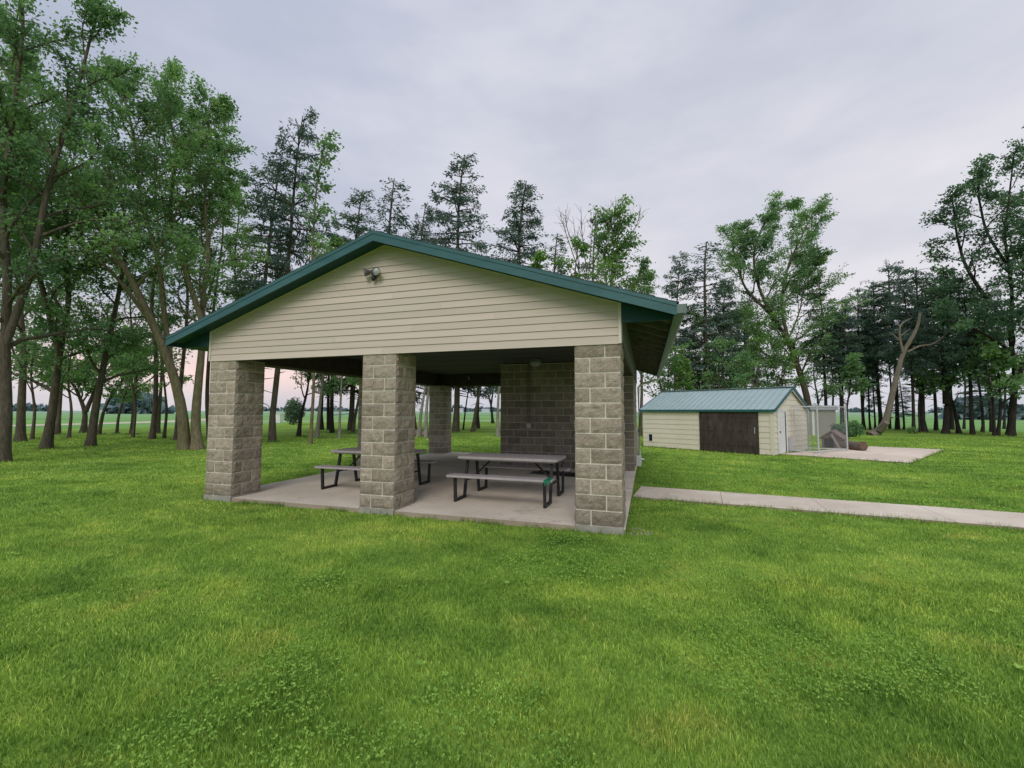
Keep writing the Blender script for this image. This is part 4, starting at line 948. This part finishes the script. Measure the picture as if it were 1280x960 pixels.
# behind the shed
stem_tree("maple_tree", (1010, 538), [
    ([(1012,538),(1010,500),(998,460),(985,425),(965,395),(948,360),(940,320),(955,275),(985,255)], .42, .06, -.05),
    ([(985,425),(975,380),(985,330),(1005,290),(1018,262)], .18, .04, .2),
    ([(965,395),(930,360),(918,320),(915,290)], .16, .04, .3),
    ([(998,460),(960,445),(920,420),(885,400)], .16, .03, -.2),
    ([(985,425),(1000,390),(1006,350),(1020,325)], .08, .02, .2)],
    B_grey, L_maple, "great windblown broadleaf tree behind the cream shed, crown swept right", "tree", GROUP_B,
    3.9, 26, 17, 34, .155, wind=.5, clump=.22, t0=.22, minz=2.2)
for i, (u, v, top, r, sp, lf, lb) in enumerate((
    (945,541,395,.2,3.2,L_fresh,"bright leafy understorey tree behind the middle of the shed"),
    (850,541,455,.12,2.4,L_fresh,"low pale bushy tree behind the shed's left roof end"),
    (900,542,430,.18,2.8,L_maple,"mid-height leafy tree behind the shed door"),
    (980,541,430,.16,2.6,L_fresh,"light green tree behind the shed's roof peak"),
    (825,541,400,.16,2.4,L_maple,"leafy tree between the shelter's gutter and the shed"),
    (925,543,455,.14,2.6,L_maple,"low leafy tree right behind the shed's ridge"),
    (875,537,420,.16,3.0,L_dark,"shaded leafy tree deep in the wood behind the shed's brown door"),
    (960,536,405,.18,3.2,L_dark,"shaded leafy tree deep in the wood left of the great tree's trunk"),
    (1020,537,420,.16,2.8,L_dark,"shaded leafy tree close to the right of the great tree's trunk"),
    (838,537,430,.15,2.8,L_dark,"shaded leafy tree deep in the wood above the shed's left roof end"))):
    small_px((u,v), [(u,v),(u+3,(v+top)/2+20),(u-4,(v+top)/2-10),(u+2,top)], r, lb, leaf=lf, spread=sp, nl=11, nt_=8, nf=28, ls=.18, cl=.26, t0=.15, group=GROUP_B, minz=.8)

# the belt on the right
for i, (kd, u, v, tp, wd_, lb) in enumerate((
    ('belt',1033,541,345,.95,"dark pine just right of the shed's gable, behind the kennel"),
    ('belt',1051,541,390,.8,"left one of the twin close trunks behind the kennel"),
    ('tall',1055,541,372,.9,"right one of the twin close trunks behind the kennel"),
    ('belt',1080,537,358,.9,"slim dark pine first left of the leaning dead tree"),
    ('tall',1088,537,385,.7,"thinner pine close behind the slim dark one left of the dead tree"),
    ('thin',1094,536,420,.9,"thinnest pine rising behind the dead tree's base"),
    ('belt',1101,540,352,1.1,"thick dark pine directly behind the leaning dead tree"),
    ('belt',1122,540,326,.95,"pointed pine whose top stands highest above the dead tree"),
    ('thin',1130,540,470,1.8,"short bushy spruce right of the leaning dead tree"),
    ('belt',1156,541,330,1.15,"thick straight pine midway between dead tree and right edge"),
    ('tall',1170,541,345,.9,"thin pine right of the thick straight one"),
    ('belt',1142,545,350,.9,"pine standing just right of the dead tree's broken top"),
    ('belt',1216,543.5,340,1.0,"straight pine left of the right edge group"),
    ('thin',1228,544,430,1.6,"short dark spruce right of the straight pine"),
    ('tall',1190,540,338,1.0,"tall pine behind the forked black trunk"),
    ('tall',1240,543,350,1.0,"pine behind the thin pair near the right edge"))):
    blow(kd, u, v-3 if v > 539 and i not in (9,12) else v, tp, lb, bark=B_dark, leaf=L_spruce if i % 3 else L_pinegrn, group=GROUP_R, seed=i, wide=wd_, rz=random.uniform(0,6), name="pine_tree")
BZ = dict(leaf=L_dusk, bark=B_dark, group=GROUP_R)
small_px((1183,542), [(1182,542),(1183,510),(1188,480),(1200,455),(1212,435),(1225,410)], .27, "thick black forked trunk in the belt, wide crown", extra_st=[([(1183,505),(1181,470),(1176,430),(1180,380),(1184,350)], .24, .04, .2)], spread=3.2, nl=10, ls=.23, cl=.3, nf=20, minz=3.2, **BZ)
small_px((1200,542), [(1199,542),(1193,510),(1187,490),(1186,470)], .2, "short dark stem leaning left onto the forked black trunk", spread=1.6, nl=5, nf=8, ls=.22, minz=3.4, **BZ)
small_px((1242,545), [(1243,545),(1242,510),(1238,480),(1232,460),(1236,430)], .12, "left one of the thin curved pair near the right edge", spread=2.0, nl=8, nf=14, ls=.25, minz=2.6, leaf=L_maple, bark=B_dark, group=GROUP_R)
small_px((1248,545), [(1247,545),(1251,510),(1249,470),(1244,440)], .14, "right one of the thin curved pair near the right edge", spread=2.2, nl=8, nf=14, ls=.25, minz=2.6, leaf=L_maple, bark=B_dark, group=GROUP_R)
small_px((1060,541), [(1060,541),(1058,510),(1064,480),(1060,450)], .12, "leafy small tree behind the kennel posts", spread=2.2, nl=8, nf=12, ls=.25, minz=2.6, leaf=L_maple, bark=B_dark, group=GROUP_R)
small_px((1148,541), [(1150,541),(1148,510),(1150,480),(1146,450)], .1, "light green leafy tree between dead tree and thick pine", spread=2.2, nl=9, nf=16, ls=.25, minz=3.0, leaf=L_maple, bark=B_dark, group=GROUP_R)
for j, (u, tp, lb) in enumerate(((1040,395,"dusky leafy tree deep in the belt right of the grey shed"), (1078,400,"dusky leafy tree deep in the belt above the kennel's right post"), (1112,392,"dusky leafy tree deep in the belt behind the leaning dead trunk"), (1150,385,"dusky leafy tree deep in the belt left of the thick straight pine"), (1205,380,"dusky leafy tree deep in the belt behind the forked black trunk"), (1255,385,"dusky leafy tree deep in the belt left of the right edge tree"))):
    small_px((u,536), [(u,536),(u+2,480),(u-3,440),(u+4,tp)], .13, lb, spread=3.4, nl=11, nt_=12, nf=18, ls=.2, cl=.28, t0=.42, minz=4.6, leaf=L_dusk, bark=B_dark, group=GROUP_R)
# the great dark tree at the right edge
stem_tree("elm_tree", (1264, 545), [
    ([(1263,545),(1266,505),(1270,470),(1262,420),(1266,360),(1255,300),(1262,240),(1268,190)], .30, .05, 0.0),
    ([(1268,480),(1290,430),(1310,350),(1300,270),(1315,200),(1320,150)], .2, .04, -.1),
    ([(1264,410),(1230,370),(1205,330),(1195,290),(1190,245)], .15, .03, .1),
    ([(1258,330),(1232,290),(1222,240),(1228,215)], .10, .03, .1),
    ([(1266,440),(1235,420),(1205,405),(1180,400)], .12, .03, -.2)],
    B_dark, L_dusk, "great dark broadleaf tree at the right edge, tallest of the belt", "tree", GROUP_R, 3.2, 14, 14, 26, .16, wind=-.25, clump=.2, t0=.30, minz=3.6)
small_px((1300,548), [(1300,548),(1298,500),(1302,420),(1300,330),(1306,260)], .3, "dark broadleaf tree beyond the right edge, branches reaching in", spread=3.6, nl=14, ls=.23, cl=.3, nf=26, minz=2.6, **BZ)
small_px((-40,570), [(-40,570),(-38,500),(-45,400),(-30,280),(-40,120)], .3, "dark maple beyond the left edge, branches reaching in", spread=3.6, nl=14, ls=.22, cl=.4, nf=30, minz=2.6, leaf=L_dark)
# leaning dead tree
base = ground(1093, 544); base[2] = 0; Zd = depth(base); wood = MB()
for pts, r0, r1 in (([(1088,548),(1096,541),(1107.5,528),(1115,493),(1122,465),(1129,440),(1143,417),(1148,405),(1150,391)], .29, .10), ([(1129,442),(1125,425),(1124,408),(1132,401),(1139,398)], .09, .02),
                    ([(1124,425),(1118,420),(1111,415)], .07, .02), ([(1126,420),(1132,415),(1138,411)], .06, .02), ([(1134,440),(1150,432),(1165,431),(1178,422),(1188,412)], .07, .015), ([(1160,431),(1176,428)], .03, .01)):
    Q, r = px_stem(pts, Zd, base, r0, r1); wood.tube(Q, r, 12, wob=.08)
wood.tube([atd(1101,538,Zd-.3)-base, atd(1109,528,Zd-.75)-base], [.24,.17], 10, wob=.1)
finish("dead_tree", tuple(base), wood, None, B_dead, None, "leaning dead trunk with broken pale top, right of the kennel", "tree", GROUP_R)
# shrubs
def shrub(u, v, r, h, n, leaf, label, ls=.12):
    base = ground(u, v); base[2] = 0; wood, crown = MB(), MB()
    for i in range(9):
        a = rng.random()*6.28; q = path((0,0,0), (math.cos(a)*.7, math.sin(a)*.7, 1), h*.9, 4, .12, .03); wood.tube(q, np.linspace(.02,.005,5), 4)
    C = rng.normal(size=(n, 3)); C /= np.linalg.norm(C, axis=1)[:, None]; C *= rng.random((n, 1))**.45; C *= np.array([r, r, h*.5]); C[:, 2] += h*.52
    C += .12*r*np.sin(C[:, [1,2,0]]*7/r); leaves(crown, C, ls)
    finish("shrub", tuple(base), wood, crown, B_grey, leaf, label, "shrub", None)
shrub(1066, 546, .55, 1.0, 1200, L_maple, "green shrub behind the kennel, left of the leaning dead tree", .15)
shrub(1052, 549, .5, .9, 1100, L_dusk, "dark shrub seen through the kennel mesh behind the dog house", .15)
shrub(367, 531, 1.1, 3.0, 2600, L_pinegrn, "rounded dark evergreen bush beyond the lawn, left of the yellowish trunk", .2)
shrub(1139, 542, .28, .5, 300, L_maple, "tiny shrub under the belt right of the short bushy spruce", .1)

# far tree clumps along the horizon, distance haze put in as a blue leaf colour
def far_clump(u0, u1, dist, h, label, n=900, nm="far_tree_clump"):
    a = atd(u0, 514, dist); b = atd(u1, 514, dist); a[2] = b[2] = 0; c = (a+b)/2; crown = MB()
    t = rng.random(n); C = (a-c)[None]*(1-t)[:, None]+(b-c)[None]*t[:, None]
    hh = h*(.55+.45*np.abs(np.sin(t*9+u0)))*np.sin(np.pi*np.clip(t*.94+.03, 0, 1))**.35
    C[:, 2] = rng.random(n)*hh*.9; C[:, :2] += rng.normal(size=(n, 2))*h*.3
    leaves(crown, C, h*.55, droop=0, aspect=.9)
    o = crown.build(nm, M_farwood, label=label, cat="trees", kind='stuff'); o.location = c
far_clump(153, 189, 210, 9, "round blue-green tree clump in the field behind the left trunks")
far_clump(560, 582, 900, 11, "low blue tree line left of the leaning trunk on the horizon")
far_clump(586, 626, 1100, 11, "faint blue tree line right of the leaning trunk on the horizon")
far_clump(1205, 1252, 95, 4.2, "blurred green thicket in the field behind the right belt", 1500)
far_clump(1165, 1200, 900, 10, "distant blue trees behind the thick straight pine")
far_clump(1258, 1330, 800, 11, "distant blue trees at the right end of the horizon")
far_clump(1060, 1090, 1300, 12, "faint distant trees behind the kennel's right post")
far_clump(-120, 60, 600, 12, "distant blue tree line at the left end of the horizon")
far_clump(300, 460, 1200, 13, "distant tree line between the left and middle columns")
for i, (u, d) in enumerate(((573, 800), (607, 1000))):
    c = atd(u, 514, d); e = empty("farmhouse", (c[0], c[1], 0), .3, label=("pale farm building on the horizon left of the leaning trunk" if i == 0 else "pale farm building on the horizon right of the leaning trunk"), cat="building")
    mb = MB(); mb.box((-9,-5,0), (9,5,4)); mb.build("wall", M_farhouse, e)
    mb = MB(); mb.add([(-9.5,-5.5,4),(9.5,-5.5,4),(9.5,0,7),(-9.5,0,7),(9.5,5.5,4),(-9.5,5.5,4)], [(0,1,2,3),(3,2,4,5)]); mb.add([(-9,-5,4),(-9,5,4),(-9,0,7),(9,-5,4),(9,5,4),(9,0,7)], [(0,2,1),(3,4,5)]); mb.build("roof", M_greyroof, e)

# ------------------------------------------------------------------ grass
rng = np.random.default_rng(11)
def inside(P_):
    x, y = P_[:, 0], P_[:, 1]
    m = (x > -.01) & (x < W+.035) & (y > -.01) & (y < D+.1)
    q = (P_-np.array([7.345,2.52])); a = q @ wd; b = q @ wn; m |= (a > -.02) & (a < 24) & (b > -.0) & (b < 1.2)
    q = P_-SA; a = q @ E1; b = q @ E2; m |= (a > -LSH) & (a < 0) & (b > 0) & (b < WSH)
    pc = np.array(pad); s = np.ones(len(P_), bool)
    for i in range(4):
        e_ = pc[(i+1) % 4]-pc[i]; r_ = P_-pc[i]; s &= (e_[0]*r_[:, 1]-e_[1]*r_[:, 0]) > 0
    return m | s
def vnoise(P_, s, seed):
    g = np.random.default_rng(seed).random((64, 64)); q = P_*s; i = np.floor(q).astype(int); f = q-i; f = f*f*(3-2*f)
    a = g[i[:,0] % 64, i[:,1] % 64]; b = g[(i[:,0]+1) % 64, i[:,1] % 64]; c = g[i[:,0] % 64, (i[:,1]+1) % 64]; d = g[(i[:,0]+1) % 64, (i[:,1]+1) % 64]
    return (a*(1-f[:,0])+b*f[:,0])*(1-f[:,1])+(c*(1-f[:,0])+d*f[:,0])*f[:,1]
F2 = np.array([Fw[0], Fw[1]]); F2 /= np.linalg.norm(F2); R2 = np.array([F2[1], -F2[0]])
def scatter(z0, z1, dens, side=1.45):
    n = int(dens*side*(z1**2-z0**2)); z = np.sqrt(rng.random(n)*(z1**2-z0**2)+z0**2); x = (rng.random(n)*2-1)*side*z
    P_ = CAM[:2]+F2*z[:, None]+R2*x[:, None]; k = ~inside(P_); return P_[k]
gm = MB()
for z0, z1, dens, h, wb, five in ((.35,1.2,6000,.036,.0040,1), (1.2,2.6,11000,.036,.0040,1), (2.6,4.2,6000,.038,.0052,1), (4.2,6.5,3000,.040,.0072,0), (6.5,10,1300,.042,.011,0), (10,16,520,.042,.018,0), (16,27,190,.042,.032,0)):
    P_ = scatter(z0, z1, dens, 2.5 if z1 < 7 else 1.9); n = len(P_)
    cl = vnoise(P_, 2.3, 1)*.6+vnoise(P_, 7, 2)*.4
    hh = h*(.45+.9*cl)*(.6+.7*rng.random(n)); az = rng.random(n)*6.28; lean = rng.random(n)*.75+.15
    lx = np.cos(az)*.8+.35*(vnoise(P_, 1.1, 3)-.5)*1.8; ly = np.sin(az)*.8+.35*(vnoise(P_, 1.1, 4)-.5)*1.8
    wa = rng.random(n)*6.28; wx, wy = np.cos(wa)*wb*.5, np.sin(wa)*wb*.5
    B_ = np.c_[P_, np.full(n, -.002)]; T_ = B_+np.c_[lx*hh*lean, ly*hh*lean, hh]
    val = np.clip(.05+.75*rng.random(n)**1.4+.30*(vnoise(P_, 5, 6)), 0, .88); val[rng.random(n) < .02] = 1.
    Wv = np.c_[wx, wy, np.zeros(n)]
    if five:
        Mm = B_+np.c_[lx*hh*lean*.32, ly*hh*lean*.32, hh*.55]
        V = np.stack([B_-Wv, B_+Wv, Mm+Wv*.85, T_, Mm-Wv*.85], 1).reshape(-1, 3); i5 = np.arange(n)[:, None]*5
        base_n = gm.n; gm.V.append(V); gm.n += len(V)
        gm.F.append(base_n+i5+np.array([[0,1,2,4]])); gm.A.append(val*.85); gm.F.append(base_n+i5+np.array([[4,2,3]])); gm.A.append(val)
    else:
        V = np.stack([B_-Wv, B_+Wv, T_], 1).reshape(-1, 3); gm.add(V, np.arange(n*3).reshape(n, 3), val)
# longer blades the mower leaves along slab, path, pad and trunk edges
def fringe(p0, p1, per_m, off=(-.035,.03), h=.07):
    p0 = np.array(p0, float); p1 = np.array(p1, float); L = np.linalg.norm(p1-p0); n = int(L*per_m); d = (p1-p0)/L; nn = np.array([d[1], -d[0]])
    t = rng.random(n)*L; keep = vnoise(p0+d*t[:, None], 3.1, 41) > .25+.3*rng.random(n); t = t[keep]; n = len(t)
    P_ = p0+d*t[:, None]+nn*(rng.uniform(*off, n))[:, None]; hh = h*(.5+rng.random(n)); wa = rng.random(n)*6.28; dz = depth(np.array([*(p0+p1)/2, 0])); wb = max(.004, dz*.0011)
    lean = -nn*(rng.uniform(-.5,.9, n))[:, None]+rng.normal(size=(n, 2))*.35
    B_ = np.c_[P_, np.full(n, -.002)]; T_ = B_+np.c_[lean*hh[:, None], hh]; Wv = np.c_[np.cos(wa)*wb/2, np.sin(wa)*wb/2, np.zeros(n)]
    gm.add(np.stack([B_-Wv, B_+Wv, T_], 1).reshape(-1, 3), np.arange(n*3).reshape(n, 3), rng.random(n)*.7)
fringe((0,.0), (W+.03,.0), 420); fringe((W+.035,0), (W+.035,2.5), 360); fringe((W+.035,3.75), (W+.035,D), 300)
w0_ = np.array([7.345,2.52]); fringe(w0_, w0_+wd*11, 300); fringe((w0_+wn*1.2+wd*11), w0_+wn*1.2, 260, h=.06)
for i in range(4): fringe(pad[i], pad[(i+1) % 4], 90, off=(-.03,.06), h=.09)
fringe(SA-E1*LSH, SA, 110, off=(0,.08), h=.10)
for o_ in list(bpy.data.objects):
    if o_.get('category') == 'tree' and 0 < depth(o_.location) < 34:
        c_ = np.array(o_.location[:2]); rr = .30 if depth(o_.location) < 24 else .33
        for q_ in range(10):
            a0, a1 = q_*.628, (q_+1)*.628; fringe(c_+rr*np.array([math.cos(a0), math.sin(a0)]), c_+rr*np.array([math.cos(a1), math.sin(a1)]), 60, off=(-.05,.12), h=.10)
gm.build("grass", M_blade, kind='stuff', label="short mown lawn grass around the shelter", cat="grass")
# broad clover and weed leaves in drifts
cm = MB()
for z0, z1, dens, sz in ((1.4,3.5,2600,.008), (3.5,7,1100,.011), (7,13,240,.017)):
    P_ = scatter(z0, z1, dens); m = vnoise(P_, .75, 21)*.6+vnoise(P_, 2.6, 22)*.4
    xr = (P_-CAM[:2]) @ R2; m += np.clip(xr*.12, -.30, .03)
    P_ = P_[m > .47+.26*rng.random(len(P_))]; n = len(P_); th = np.arange(6)*math.pi/3
    s = sz*(.5+rng.random(n)); tl = rng.normal(size=(n, 2))*.45; c = np.c_[P_, .03+.03*rng.random(n)]
    a0 = rng.random(n)*6.28
    for q in range(3):
        a = a0+q*2.094; d = np.c_[np.cos(a), np.sin(a), tl[:, 0]]*s[:, None]; e_ = np.c_[-np.sin(a), np.cos(a), tl[:, 1]]*s[:, None]*.55
        V = np.stack([c, c+d*.7+e_, c+d*1.15+e_*.35, c+d*1.15-e_*.35, c+d*.7-e_], 1)
        cm.add(V.reshape(-1, 3), np.arange(n*5).reshape(n, 5), np.clip(rng.random(n)*.8, 0, 1))
# rosettes of larger weeds
P_ = scatter(1.6, 9, 2.4); m = vnoise(P_, .9, 31); P_ = P_[m > .55]
for p in P_:
    r = rng.uniform(.022,.042); k = rng.integers(5, 9)
    for q in range(k):
        a = q*6.28/k+rng.random(); d = np.array([math.cos(a), math.sin(a), .55]); s_ = np.array([-math.sin(a), math.cos(a), 0])*r*.3; c = np.array([*p, .015])
        cm.add([c, c+d*r*.5+s_, c+d*r*np.array([1,1,.6]), c+d*r*.5-s_], [(0,1,2,3)], .5+.5*rng.random())
cm.build("clover", L_clover, kind='stuff', label="bright clover and broad-leaved weeds spread through the lawn", cat="ground cover")
